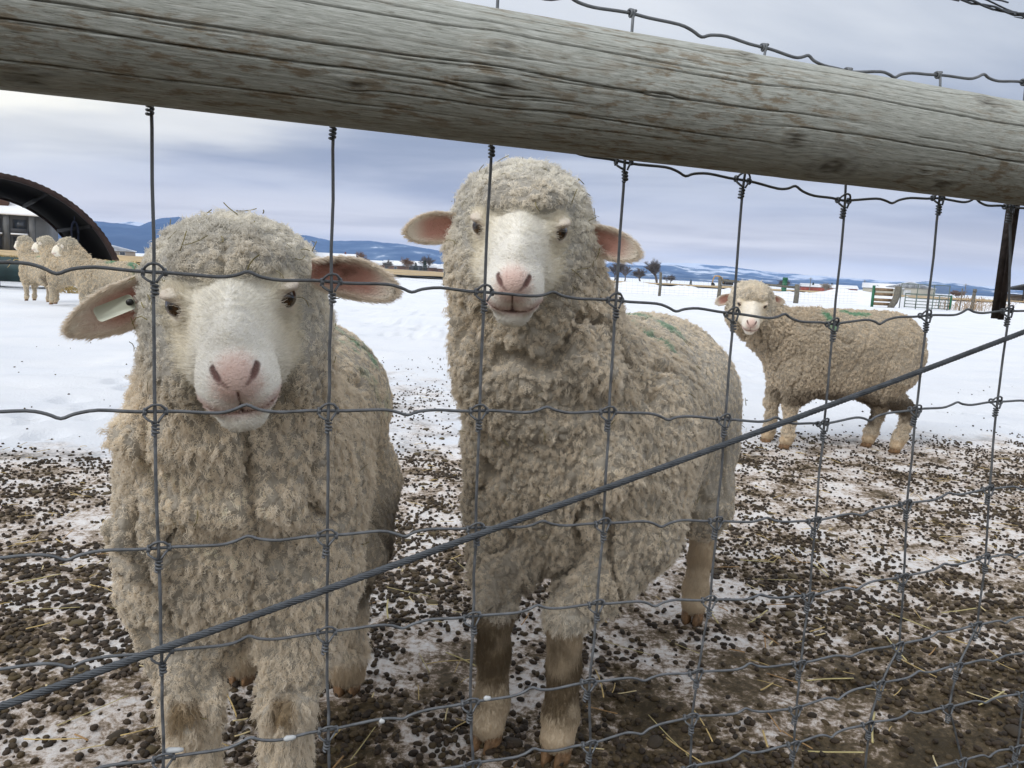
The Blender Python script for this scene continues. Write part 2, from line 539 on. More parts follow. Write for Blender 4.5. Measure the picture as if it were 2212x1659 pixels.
# ---- mountains
def build_mountains():
    prof = [(-62, 1.6), (-50, 2.2), (-42, 1.9), (-35.03, 1.59), (-32.67, 2.28), (-31.71, 1.85), (-30.98, 1.55), (-28.92, 1.95), (-27.87, 1.91), (-25.98, 1.80),
            (-24.73, 2.38), (-23.59, 2.59), (-22.3, 2.31), (-20.84, 1.98), (-18.42, 1.88), (-16.57, 1.91), (-14.99, 1.84), (-13.39, 1.60),
            (-10.79, 1.73), (-8.81, 1.67), (-5.44, 1.25), (-2.71, 0.95), (0, 0.85), (2.75, 0.88), (7.13, 0.94), (9.47, 0.98), (11.1, 1.13), (12.75, 0.98),
            (15.0, 0.83), (17.24, 0.56), (19.1, 0.51), (21.5, 0.53), (23.8, 0.46), (26.3, 0.65), (28.2, 0.81), (29.8, 0.71), (31.3, 0.5), (33.1, 0.36),
            (40, 0.6), (50, 0.9), (62, 0.7)]
    pa = np.array([p[0] for p in prof]); pe = np.array([p[1] for p in prof])
    m, t, b = new_mat('forested_mountain')
    L = t.links
    b.inputs['Roughness'].default_value = 0.95
    b.inputs['Specular IOR Level'].default_value = 0.05
    geo = N(t, 'ShaderNodeNewGeometry')
    mp = N(t, 'ShaderNodeMapping'); mp.inputs['Scale'].default_value = (1 / 420, 1 / 900, 1 / 70)
    L.new(geo.outputs['Position'], mp.inputs[0])
    n1 = N(t, 'ShaderNodeTexNoise', inp={'Scale': 1.0, 'Detail': 5.0, 'Roughness': 0.6}); L.new(mp.outputs[0], n1.inputs['Vector'])
    at = N(t, 'ShaderNodeAttribute', attribute_name='col')
    ad = N(t, 'ShaderNodeMath', operation='ADD'); L.new(n1.outputs['Fac'], ad.inputs[0]); L.new(at.outputs['Fac'], ad.inputs[1])
    rp = ramp(t, [(0.40, (0.012, 0.026, 0.050)), (0.58, (0.035, 0.060, 0.10)), (0.68, (0.10, 0.14, 0.19)), (0.76, (0.74, 0.78, 0.82))]); L.new(ad.outputs[0], rp.inputs[0])
    L.new(rp.outputs[0], b.inputs['Base Color'])

    def rng_(name, label, R0, R1, R2, scale, add, seed, snow):
        az = np.radians(np.arange(-62, 62.01, 0.12))
        rr = np.concatenate([np.linspace(R0, R1, 34), np.linspace(R1 * 1.04, R2, 8)])
        A, RR = np.meshgrid(az, rr, indexing='ij')
        X = np.sin(A) * RR; Y = np.cos(A) * RR
        e = np.interp(np.degrees(A), pa, pe) * scale + add(np.degrees(A))
        jag = fbm(np.stack([np.degrees(A).ravel() * 1.3, RR.ravel() * 0, RR.ravel() * 0], 1), 4, seed).reshape(A.shape)
        crest = R1 * np.tan(np.radians(np.maximum(e + 0.05 * jag, 0.02)))
        t_ = np.clip((RR - R0) / (R1 - R0), 0, 1)
        P = np.stack([X.ravel() / 1500, Y.ravel() / 1500, X.ravel() * 0], 1)
        rid = 1 - np.abs(fbm(P, 4, seed + 3)).reshape(A.shape) * 2
        up = crest * np.clip(t_ ** 1.25 + (rid - 0.55) * 0.95 * t_ * (1 - t_) * 2.2, 0, 1.0)
        dn = crest * np.clip(1 - (RR - R1) / (R2 - R1), 0, 1) ** 1.2
        Z = np.where(RR <= R1, up, dn) - 8
        V = np.stack([X.ravel(), Y.ravel(), Z.ravel()], 1)
        I = np.arange(A.size).reshape(A.shape)
        Q = np.stack([I[:-1, :-1], I[:-1, 1:], I[1:, 1:], I[1:, :-1]], -1).reshape(-1, 4)
        sn = snow(np.degrees(A), t_, rid).ravel()
        o = link(name, mesh_np(name, V, Q[:, ::-1], m, True, np.stack([sn] * 3, 1)))
        tag(o, label, None, None, 'structure')

    rng_('mountains', 'blue forested mountain range with patches of snow', 5200, 9000, 11500, 1.0, lambda a: 0 * a, 3,
         lambda a, t, r: 0.015 + 0.09 * sstep(-18, -6, a) + 0.09 * sstep(0.6, 1.0, t) * sstep(-5, 10, a) - 0.05 * (a < -18))
    rng_('far_peaks', 'higher snowy peaks behind the range', 10200, 12500, 14000, 0.0,
         lambda a: 1.15 + 0.42 * np.exp(-((a + 26.2) / 1.6) ** 2) + 0.25 * np.exp(-((a - 13) / 4) ** 2) + 0.5 * np.exp(-((a + 27) / 6) ** 2) - 0.5 * sstep(5, 30, a) - 0.45 * np.exp(-((a + 6) / 9) ** 2), 9,
         lambda a, t, r: 0.05 + 0.22 * t)


build_mountains()

# ================================================================== BACKGROUND THINGS
M_RUST = flat('rusty_steel', (0.040, 0.022, 0.018), 0.8, 0.2, 0.4, 3.0, 0.3, 20)
M_DARKSTEEL = flat('dark_old_steel', (0.009, 0.007, 0.006), 0.85, 0.1, 0.4, 3.0)
M_GREYWALL = flat('grey_siding', (0.12, 0.125, 0.13), 0.8, 0, 0.2, 0.5)
M_DARKWALL = flat('dark_siding', (0.045, 0.048, 0.055), 0.8, 0, 0.2, 0.5)
M_BROWNWALL = flat('brown_cladding', (0.12, 0.06, 0.04), 0.8, 0, 0.2, 0.5)
M_REDWALL = flat('red_brown_brick', (0.17, 0.055, 0.04), 0.8, 0, 0.25, 0.6)
M_REDBARN = flat('red_barn_steel', (0.27, 0.06, 0.04), 0.7, 0, 0.2, 0.4)
M_BEIGE = flat('beige_steel', (0.42, 0.40, 0.33), 0.7, 0, 0.12, 0.3)
M_TAN = flat('tan_wall', (0.30, 0.25, 0.20), 0.8, 0, 0.2, 0.3)
M_ROOFSNOW = flat('roof_snow', (0.82, 0.85, 0.90), 0.7, 0, 0.05, 0.5)
M_SHINGLE = flat('brown_shingle', (0.16, 0.10, 0.075), 0.85, 0, 0.3, 1.0)
M_GLASS = flat('window_glass', (0.05, 0.06, 0.075), 0.15, 0, 0.2, 1.0)
M_TRIM = flat('pale_trim', (0.62, 0.64, 0.66), 0.6, 0, 0.1, 1.0)
M_POST = flat('weathered_post', (0.15, 0.14, 0.115), 0.9, 0, 0.3, 12, 0.5, 60)
M_GREENP = flat('green_painted_post', (0.015, 0.12, 0.06), 0.6, 0, 0.25, 9)
M_BOARD = flat('brown_board', (0.21, 0.145, 0.085), 0.85, 0, 0.3, 9)
M_GATE = flat('green_grey_pipe', (0.13, 0.17, 0.15), 0.55, 0.2, 0.25, 9)
M_WIREFAR = flat('thin_galvanised_wire', (0.33, 0.35, 0.37), 0.5, 0.4, 0.1, 9)
M_BARK = flat('bare_bark', (0.115, 0.095, 0.085), 0.9, 0, 0.25, 1.0)
M_REDTWIG = flat('brown_twigs', (0.20, 0.125, 0.085), 0.9, 0, 0.25, 1.0)
M_NEEDLE = flat('dark_needles', (0.022, 0.040, 0.032), 0.9, 0, 0.4, 2.0)
M_YELLOW = flat('machine_yellow', (0.55, 0.30, 0.03), 0.5, 0, 0.15, 2.0)
M_BLACK = flat('dark_rubber', (0.02, 0.02, 0.022), 0.7, 0, 0.2, 2.0)
M_TEAL = flat('dark_teal_paint', (0.018, 0.045, 0.05), 0.6, 0, 0.3, 3.0)
M_STRAW = flat('straw', (0.52, 0.39, 0.17), 0.75, 0, 0.35, 30)
M_SILVER = flat('galvanised_pole', (0.30, 0.30, 0.30), 0.5, 0.3, 0.1, 2.0)

gz = lambda x, y: float(ground_z([x], [y])[0])


# ---- arched steel shelter at the left
def build_arch():
    o = empty('arched_shelter', (-13.55, 20.0, -0.05), R(35.8))
    tag(o, 'open ended rusty brown corrugated steel arch shelter behind the far sheep', 'shelter')
    Rr, z0, Lg = 3.06, -0.30, 8.6
    a0 = math.asin(-z0 / Rr)
    na, ny = 90, 60
    # corrugated vault: ribs run round the arch
    mb = MB()
    an = np.linspace(a0, math.pi - a0, na)
    ys = np.linspace(0.0, Lg, ny * 2 + 1)
    V = []
    for j, y in enumerate(ys):
        r = Rr - (0.06 if j % 2 else 0.0)
        for a in an: V.append((r * math.cos(a), y, z0 + r * math.sin(a)))
    n = len(V)
    V2 = [(x * (1 - 0.03 / Rr), y, z0 + (z - z0) * (1 - 0.03 / Rr)) for x, y, z in V]
    F = []
    for j in range(len(ys) - 1):
        for i in range(na - 1):
            q = [j * na + i, j * na + i + 1, (j + 1) * na + i + 1, (j + 1) * na + i]
            F.append(q); F.append([n + k for k in q[::-1]])
    mb.add(V + V2, F)
    mb.build('vault_sheeting', M_DARKSTEEL, o)
    # front rim of bolted plates, notched outside
    for y0, y1, ro, ri, nm in ((-0.10, 0.16, Rr + 0.05, Rr - 0.09, 'front_rim'), (Lg - 0.12, Lg + 0.04, Rr + 0.02, Rr - 0.16, 'rear_rim')):
        mb = MB()
        nn = 120
        an = np.linspace(a0, math.pi - a0, nn)
        ring = []
        for k, a in enumerate(an):
            rr = ro - (0.018 if k % 2 else 0.0)
            for (rad, yy) in ((rr, y0), (rr, y1), (ri, y1), (ri, y0)):
                ring.append((rad * math.cos(a), yy, z0 + rad * math.sin(a)))
        F = [[4 * k + c, 4 * k + (c + 1) % 4, 4 * (k + 1) + (c + 1) % 4, 4 * (k + 1) + c] for k in range(nn - 1) for c in range(4)]
        mb.add(ring, F)
        mb.build(nm, M_RUST, o)
    # collar purlins under the vault and footings
    for k, a in enumerate((40, 65, 90, 115, 140)):
        mb = MB(); r = Rr - 0.12
        mb.box((r * math.cos(R(a)), Lg / 2, z0 + r * math.sin(R(a))), (0.08, Lg, 0.10)); mb.build('purlin', M_DARKSTEEL, o)
    for s in (-1, 1):
        mb = MB(); mb.box((s * (Rr * math.cos(a0)), Lg / 2, 0.10), (0.30, Lg, 0.36)); mb.build('footing', M_POST, o)
    return o


arch = build_arch()
# coil of rope hanging inside the arch
rope = MB()
for k in range(5):
    ph = k * 0.7; w_ = 0.09 + 0.02 * math.sin(k * 3)
    rope.tube([(w_ * math.cos(t), 0.03 * math.sin(t + ph), -0.42 + 0.40 * math.sin(t) * (0.8 + 0.1 * k / 5)) for t in np.linspace(0, 2 * math.pi, 18)], 0.012, 5)
rope.tube([(0, 0, -0.05), (0, 0, 0.30)], 0.012, 5)
ro = rope.build('rope_coil', flat('dark_blue_rope', (0.04, 0.05, 0.09), 0.8), None, True, (-12.65, 22.2, 1.78))
tag(ro, 'coil of dark rope hanging inside the arch shelter', 'rope')


def house(name, label, cat, x, y, w, d, hw, hr, wall, snow=True, rz=0.0, wins=(), ridge='x', parent_z=None, roofm=None, chimney=False, group=None, door=None, ov=0.35):
    z = gz(x, y) - 0.05 if parent_z is None else parent_z
    o = empty(name, (x, y, z), rz)
    tag(o, label, cat, group)
    mb = MB()
    mb.box((0, 0, hw / 2), (w, d, hw))
    if ridge == 'x':
        mb.add([(-w / 2, -d / 2, hw), (-w / 2, d / 2, hw), (-w / 2, 0, hw + hr)], [[0, 2, 1]])
        mb.add([(w / 2, -d / 2, hw), (w / 2, d / 2, hw), (w / 2, 0, hw + hr)], [[0, 1, 2]])
    else:
        mb.add([(-w / 2, -d / 2, hw), (w / 2, -d / 2, hw), (0, -d / 2, hw + hr)], [[0, 1, 2]])
        mb.add([(-w / 2, d / 2, hw), (w / 2, d / 2, hw), (0, d / 2, hw + hr)], [[0, 2, 1]])
    mb.build('wall', wall, o)
    rm = M_ROOFSNOW if snow else (roofm or M_SHINGLE)
    th = 0.22
    mb = MB()
    if ridge == 'x':
        k = hr / (d / 2)
        poly = [(-d / 2 - ov, hw - ov * k), (0, hw + hr), (d / 2 + ov, hw - ov * k), (d / 2 + ov, hw - ov * k + th), (0, hw + hr + th), (-d / 2 - ov, hw - ov * k + th)]
        mb.prism(poly, -w / 2 - ov, w / 2 + ov)
        mb.v[-1] = np.stack([mb.v[-1][:, 1], mb.v[-1][:, 0], mb.v[-1][:, 2]], 1)
    else:
        k = hr / (w / 2)
        poly = [(-w / 2 - ov, hw - ov * k), (0, hw + hr), (w / 2 + ov, hw - ov * k), (w / 2 + ov, hw - ov * k + th), (0, hw + hr + th), (-w / 2 - ov, hw - ov * k + th)]
        mb.prism(poly, -d / 2 - ov, d / 2 + ov)
    rf = mb.build('roof', rm, o)
    for (wx, wz, ww, wh) in wins:
        f = MB(); f.box((wx, -d / 2 - 0.03, wz), (ww + 0.16, 0.08, wh + 0.16)); fo = f.build('window', M_TRIM, o)
        g = MB(); g.box((wx, -d / 2 - 0.05, wz), (ww, 0.06, wh)); g.build('pane', M_GLASS, fo)
    if door:
        f = MB(); f.box((door[0], -d / 2 - 0.03, door[2] / 2), (door[1], 0.08, door[2])); f.build('door', M_TRIM, o)
    if chimney:
        c = MB(); c.box((w * 0.25, 0, hw + hr + 0.3), (0.6, 0.6, 1.2)); c.build('chimney', M_REDWALL, rf)
    return o


# dark grey building with balconies seen through the arch
def grey_building():
    o = empty('apartment_building', (-97.5, 140, gz(-97, 140) - 0.05), R(20))
    tag(o, 'dark grey two storey building with snowy roof, seen through the arch', 'building')
    mb = MB(); mb.box((0, 5, 3.3), (22, 10, 6.6)); mb.build('wall', M_GREYWALL, o)
    mb = MB(); mb.prism([(-6, 6.55), (0, 9.3), (6, 6.55), (6, 6.85), (0, 9.6), (-6, 6.85)], -11.8, 11.8)
    mb.v[-1] = np.stack([mb.v[-1][:, 1], mb.v[-1][:, 0] + 5, mb.v[-1][:, 2]], 1)
    mb.build('roof', M_ROOFSNOW, o)
    mb = MB(); mb.box((2.5, 2.6, 9.0), (4.2, 1.2, 1.5)); mb.build('roof_box', M_BROWNWALL, o)
    for x in (-9.2, -5.2, -1.2, 2.8, 6.8):
        for z in (1.5, 4.7):
            b = MB(); b.box((x, -0.06, z), (2.2, 0.14, 2.3)); w = b.build('window', M_DARKWALL, o)
            g = MB(); g.box((x, -0.12, z + 0.1), (1.7, 0.08, 1.8)); g.build('pane', M_GLASS, w)
        b = MB(); b.box((x + 2.0, -0.35, 3.4), (0.9, 0.75, 6.4)); b.build('pier', M_GREYWALL, o)
        b = MB(); b.box((x, -0.50, 3.2), (2.6, 1.0, 0.28)); bl = b.build('balcony', M_ROOFSNOW, o)
        b = MB(); b.box((x, -0.95, 3.75), (2.6, 0.06, 0.85)); b.build('balcony_rail', M_DARKWALL, bl)


grey_building()

house('house', 'low tan house with snowy roof beyond the arch foot', 'house', -128, 245, 13, 8, 1.9, 1.5, M_TAN, rz=R(25), wins=((-3, 1.1, 1.4, 0.9), (3, 1.1, 1.4, 0.9)), ridge='y')
house('long_shed', 'long low shed with snow on its roof behind the left sheep', 'shed', -147, 250, 26, 7, 1.5, 0.7, M_TAN, rz=R(25))
house('farm_house', 'red brown house with snowy roof beside the left sheep head', 'house', -70.5, 300, 15, 9, 3.0, 2.4, M_REDWALL, rz=R(12),
      wins=((-4.6, 1.5, 1.5, 1.2), (-1.0, 1.5, 1.5, 1.2), (4.4, 1.5, 1.5, 1.2)), door=(1.9, 1.0, 2.1), chimney=True)
house('porch_wing', 'brown gabled wing standing in front of the red brown house', 'house', -66.3, 291.5, 6.5, 6, 2.3, 1.6, M_REDWALL, snow=False, ridge='x', rz=R(12), wins=((0.3, 1.3, 1.3, 1.1),))

# the town, small snowy houses
rt = np.random.default_rng(5)
walls = [M_TAN, M_GREYWALL, M_DARKWALL, M_BEIGE, M_BROWNWALL]
wname = ['tan', 'grey', 'dark', 'pale', 'brown']
ORD = 'first second third fourth fifth sixth seventh eighth ninth tenth eleventh twelfth thirteenth fourteenth fifteenth sixteenth'.split()
for k in range(16):
    px = -0.192 + 0.118 * k / 15 + rt.uniform(-0.003, 0.003)
    yy = rt.uniform(330, 470)
    w_ = rt.uniform(7, 12); c = k % 5
    house('town_house', '%s walled snowy house, %s from the left in the distant town' % (wname[c], ORD[k]), 'house', px * yy, yy, w_, rt.uniform(6, 9), rt.uniform(2.0, 3.0), rt.uniform(1.3, 2.2), walls[c],
          rz=R(rt.uniform(-40, 40)), wins=((-w_ * 0.22, 1.4, 1.3, 1.0), (w_ * 0.22, 1.4, 1.3, 1.0)) if k % 2 == 0 else ((0.0, 1.4, 1.4, 1.0),), ridge='x' if k % 3 else 'y', group='houses of the distant town')

house('red_barn', 'long low red barn above the side-on sheep', 'barn', 132, 330, 22, 8, 2.3, 1.1, M_REDBARN, rz=R(-14), wins=((5.5, 1.2, 1.3, 0.9),), door=(2.0, 1.3, 2.1))
house('steel_barn', 'large beige steel barn with snowy roof behind the pipe gate', 'barn', 152, 300, 16, 18, 3.6, 2.0, M_BEIGE, rz=R(-30), ridge='y', door=(-1.0, 3.0, 2.6))
house('steel_barn', 'beige steel barn with long roof left of the larger beige barn', 'barn', 141, 300, 14, 9, 2.9, 1.6, M_BEIGE, rz=R(-24), wins=((-3, 1.5, 1.2, 0.9),))


def open_shed(x, y):
    o = empty('open_shed', (x, y, gz(x, y)), R(-20))
    tag(o, 'open sided shed with dark roof at the far right edge', 'shed')
    mb = MB(); mb.prism([(-5, 3.1), (0, 4.5), (5, 3.1), (5, 3.35), (0, 4.8), (-5, 3.35)], -3.5, 3.5); mb.build('roof', M_DARKWALL, o)
    for sx in (-4.5, 0, 4.5):
        for sy in (-3, 3):
            m = MB(); m.box((sx, sy, 1.55 + (0.55 if sx == 0 else 0)), (0.25, 0.25, 3.1 + (1.1 if sx == 0 else 0))); m.build('post', M_POST, o)
    m = MB(); m.box((0, 3.2, 1.0), (9, 0.12, 2.0)); m.build('back_wall', M_TAN, o)


open_shed(131, 200)


# ---- trees
def bare_tree(x, y, h, label, seed, mat=M_BARK, spread=0.55, twig=0.02, group='bare trees', name='bare_tree', stems=1, levels=4, tall=1.55):
    rg = random.Random(seed); h = h * tall
    o = empty(name, (x, y, gz(x, y) - 0.05), rg.uniform(0, 6))
    tag(o, label, 'tree', group)
    trunk, crown = MB(), MB()

    def grow_(mb, p, d, L, r, lv):
        p = np.array(p); d = unit(d)
        n = 3
        pts = [p]
        for i in range(n):
            d = unit(d + np.array([rg.gauss(0, 0.13), rg.gauss(0, 0.13), rg.gauss(0.03, 0.08)]))
            pts.append(pts[-1] + d * L / n)
        mb.tube(pts, r, 5 if lv == 0 else 3, cap=False, rs=np.linspace(r, r * 0.62, n + 1))
        if lv >= levels: return
        for k in range(5 if lv < 2 else 4):
            f = rg.uniform(0.35, 1.0) if lv else rg.uniform(0.55, 1.0)
            base = pts[min(n, int(f * n + 0.5))]
            a = rg.uniform(0, 2 * math.pi)
            nd = unit(d + spread * 1.5 * np.array([math.cos(a), math.sin(a), rg.uniform(-0.1, 0.45)]))
            grow_(crown, base, nd, L * rg.uniform(0.55, 0.75), max(r * 0.55, twig), lv + 1)

    for s in range(stems):
        a = rg.uniform(0, 6.28)
        off = (0.6 * math.cos(a) * (stems > 1), 0.6 * math.sin(a) * (stems > 1), 0)
        grow_(trunk, off, (0.25 * math.cos(a) * (stems > 1), 0.25 * math.sin(a) * (stems > 1), 1), h * 0.36, h * 0.026, 0)
    trunk.build('trunk', mat, o); crown.build('crown', mat, o)
    return o


bare_tree(38, 310, 7.0, 'wide grey leafless tree left of the pair beyond the snow bank', 1, spread=0.7, twig=0.03, stems=2, levels=5)
bare_tree(45, 330, 7.2, 'pale leafless tree close behind the wide grey tree', 2, spread=0.6, twig=0.03, stems=2)
bare_tree(57.5, 320, 8.6, 'tallest dark leafless tree with a full crown, right of middle sheep', 3, spread=0.6, twig=0.035, stems=2, levels=5)
bare_tree(52.0, 325, 6.0, 'low rounded leafless tree against the left side of the tallest bare tree', 4, spread=0.9, twig=0.04, stems=3)
bare_tree(62, 318, 4.0, 'small leafless bush at the right foot of the tallest bare tree', 5, spread=0.9, twig=0.03, stems=3)
bare_tree(-63.0, 312, 6.5, 'brown leafless tree right of the red brown house', 6, M_REDTWIG, 0.8, 0.04, stems=2)
bare_tree(-58.0, 300, 3.6, 'low brown thicket beside the red brown house', 7, M_REDTWIG, 1.0, 0.04, stems=4)
bare_tree(-54.0, 320, 4.0, 'grey thicket between the red brown house and the town', 8, M_BARK, 1.0, 0.04, stems=3)
bare_tree(-43.5, 310, 4.8, 'rounded brown leafless tree in the distant town', 9, M_REDTWIG, 0.9, 0.05, stems=3)
bare_tree(-38.3, 320, 6.0, 'grey leafless tree between two conifers in the distant town', 10, M_BARK, 0.7, 0.045, stems=2)
bare_tree(-145, 258, 4.5, 'round olive bush at the foot of the arch shelter', 11, flat('olive_twigs', (0.10, 0.09, 0.05), 0.9), 1.0, 0.05, stems=4)
bare_tree(108, 315, 4.4, 'grey brush left of the red barn', 12, M_BARK, 1.1, 0.04, stems=4)
bare_tree(137, 300, 3.8, 'dark brush between red barn and green gate post', 13, M_BARK, 1.1, 0.05, stems=4)
bare_tree(119, 300, 3.6, 'frosty pale brush in front of the red barn', 14, M_TAN, 1.2, 0.04, stems=4)
bare_tree(171, 300, 3.6, 'brown brush right of the beige barns', 15, M_REDTWIG, 1.2, 0.05, stems=4)


def conifer(x, y, h, label, seed):
    rg = random.Random(seed)
    o = empty('conifer_tree', (x, y, gz(x, y) - 0.05))
    tag(o, label, 'tree', 'conifers')
    mb = MB(); mb.tube([(0, 0, 0), (0, 0, h * 0.5), (0, 0, h)], 0.1, 6, rs=np.array([0.14, 0.09, 0.02]) * h / 5); mb.build('trunk', M_BARK, o)
    V, F = [], []
    for k in range(420):
        t = rg.random() ** 0.8
        z = h * (0.10 + 0.90 * t)
        rmax = h * 0.26 * (1 - t) + 0.08
        a = rg.uniform(0, 6.283); r = rmax * math.sqrt(rg.random()) * rg.uniform(0.8, 1.15)
        c = np.array([r * math.cos(a), r * math.sin(a), z - 0.12 * r])
        s = h * rg.uniform(0.03, 0.07)
        d = unit([math.cos(a), math.sin(a), -0.45]); w = unit([-math.sin(a), math.cos(a), rg.uniform(-0.3, 0.3)])
        b_ = len(V)
        V += [c - w * s * 0.6, c + w * s * 0.6, c + d * s * 1.6, c + np.array([0, 0, s * 0.8])]
        F += [[b_, b_ + 1, b_ + 2], [b_, b_ + 2, b_ + 3], [b_ + 1, b_ + 3, b_ + 2]]
    link('crown', mesh_np('conifer_crown', V, np.array(F), M_NEEDLE, False), o)


conifer(-36.5, 305, 4.6, 'tall dark conifer in the distant town', 1)
conifer(-41.0, 312, 3.8, 'shorter dark conifer left of the tall one in the town', 2)
conifer(-132.5, 245, 4.4, 'dark conifer above the shed behind the left sheep', 3)
conifer(-73.5, 292, 2.6, 'small dark conifer in front of the red brown house', 4)
conifer(125.5, 330, 4.0, 'dark conifer behind the left part of the red barn', 5)
conifer(139.5, 345, 4.4, 'pointed dark conifer over the right end of the red barn', 6)
conifer(67, 300, 2.4, 'little dark conifer on the horizon left of the excavator', 7)
conifer(-120, 262, 3.0, 'dark conifer right of the low tan house', 8)


# ---- utility poles
for k, (x, y, h, lb) in enumerate(((113, 300, 5.6, 'utility pole above the middle of the side-on sheep'), (140.5, 315, 6.0, 'utility pole beside the green gate post'), (167, 290, 6.0, 'utility pole right of the beige barns'))):
    o = empty('utility_pole', (x, y, gz(x, y) - 0.1)); tag(o, lb, 'pole', 'utility poles')
    m = MB(); m.tube([(0, 0, 0), (0, 0, h)], 0.13, 8); m.build('pole', M_POST, o)
    m = MB(); m.box((0, 0, h - 0.5), (1.6, 0.12, 0.12)); m.build('crossarm', M_POST, o)


# ---- excavator
def excavator(x, y):
    o = empty('excavator', (x, y, gz(x, y)), R(15))
    tag(o, 'yellow excavator with bent boom behind the far fence', 'excavator')
    for s in (-1, 1):
        m = MB(); m.prism([(-1.7, 0.35), (-1.4, 0.0), (1.4, 0.0), (1.7, 0.35), (1.4, 0.7), (-1.4, 0.7)], s * 1.0 - 0.25, s * 1.0 + 0.25); m.build('track', M_BLACK, o)
    m = MB(); m.box((0.5, 0, 1.25), (2.6, 2.2, 0.9)); m.build('body', M_BLACK, o)
    m = MB(); m.box((0.9, 0, 2.0), (1.4, 2.0, 0.7)); m.build('engine_cover', M_YELLOW, o)
    m = MB(); m.prism([(-0.9, 0.9), (0.2, 0.9), (0.2, 2.6), (-0.5, 2.6), (-0.9, 1.9)], -1.05, -0.1); c = m.build('cab', M_BLACK, o)
    m = MB(); m.box((-0.25, -1.07, 2.0), (0.7, 0.05, 0.8)); m.build('pane', M_GLASS, c)
    m = MB(); m.tube([(-0.6, 0.3, 1.4), (-1.6, 0.3, 2.9), (-2.6, 0.3, 3.4), (-3.9, 0.3, 3.35)], 0.2, 6, rs=np.array([0.26, 0.26, 0.22, 0.16])); m.build('boom', M_YELLOW, o)
    m = MB(); m.tube([(-3.8, 0.3, 3.5), (-4.4, 0.3, 2.4), (-4.5, 0.3, 1.2)], 0.15, 6); m.build('stick', M_YELLOW, o)
    m = MB(); m.prism([(-4.8, 1.3), (-4.2, 1.3), (-3.7, 0.6), (-4.0, 0.2), (-4.7, 0.4)], 0.0, 0.7); m.build('bucket', M_BLACK, o)


excavator(64.5, 240)


# ---- far pasture fence with mesh
def far_fence():
    o = empty('pasture_fence', (0, 0, 0))
    tag(o, 'far wire mesh fence on grey wooden posts across the snow', 'fence')
    pts = [(-30, 74), (-12.0, 59.5), (-3.75, 40.2), (7.6, 41.3), (11.1, 42.6), (14.95, 41.5), (19.15, 43.6)]
    hts = [1.1, 1.05, 1.35, 1.25, 1.15, 1.0, 0]
    rad = [0.09, 0.10, 0.10, 0.075, 0.10, 0.13, 0]
    for (x, y), h, r in zip(pts, hts, rad):
        if not h: continue
        m = MB(); z = gz(x, y) - 0.1
        m.tube([(x, y, z), (x + 0.02, y, z + h * 0.6), (x - 0.01, y, z + h + 0.1), (x - 0.01, y, z + h + 0.12)], r, 10, rs=np.array([r * 1.05, r, r * 0.95, r * 0.7]))
        m.build('post', M_POST, o, True)
    m = MB(); m.tube([(11.1, 42.6, 1.02), (14.95, 41.5, 0.82)], 0.065, 8); m.build('brace_rail', M_POST, o, True)
    mesh = MB()
    for (x0, y0), (x1, y1) in zip(pts[:-1], pts[1:]):
        L = math.hypot(x1 - x0, y1 - y0)
        for z in (0.10, 0.22, 0.36, 0.52, 0.70, 0.90, 1.02):
            m = MB(); m.tube([(x0, y0, gz(x0, y0) + z), ((x0 + x1) / 2, (y0 + y1) / 2, gz((x0 + x1) / 2, (y0 + y1) / 2) + z - 0.01), (x1, y1, gz(x1, y1) + z)], 0.0035, 4, cap=False)
            mesh.add(np.concatenate(m.v), np.concatenate(m.f[4]))
        for k in range(1, int(L / 0.30)):
            f = k * 0.30 / L; x, y = x0 + (x1 - x0) * f, y0 + (y1 - y0) * f; z = gz(x, y)
            m = MB(); m.tube([(x, y, z + 0.08), (x, y, z + 1.02)], 0.003, 3, cap=False); mesh.add(np.concatenate(m.v), np.concatenate(m.f[4]))
    w = mesh.build('wire_mesh', M_WIREFAR, o); w['kind'] = 'stuff'


far_fence()


def steel_post(x, y, h, mat, label, r=0.04):
    m = MB(); z = gz(x, y) - 0.05
    m.box((0, 0, h / 2), (r * 2.2, r * 0.5, h)); m.box((0, r * 0.6 + 0.002, h / 2), (r * 0.5, r * 1.1, h - 0.01))
    m.box((0, -r * 0.3, h - 0.12), (r * 2.6, r * 0.3, 0.10))
    o = m.build('steel_post', mat, None, False, (x, y, z), (0, R(1.5), 0))
    tag(o, label, 'post')


steel_post(20.6, 60, 1.55, M_GREENP, 'green steel post rising just behind the head of the side-on sheep', 0.16)
steel_post(25.85, 44, 1.30, M_POST, 'dark steel post standing alone right of the pipe gate', 0.085)


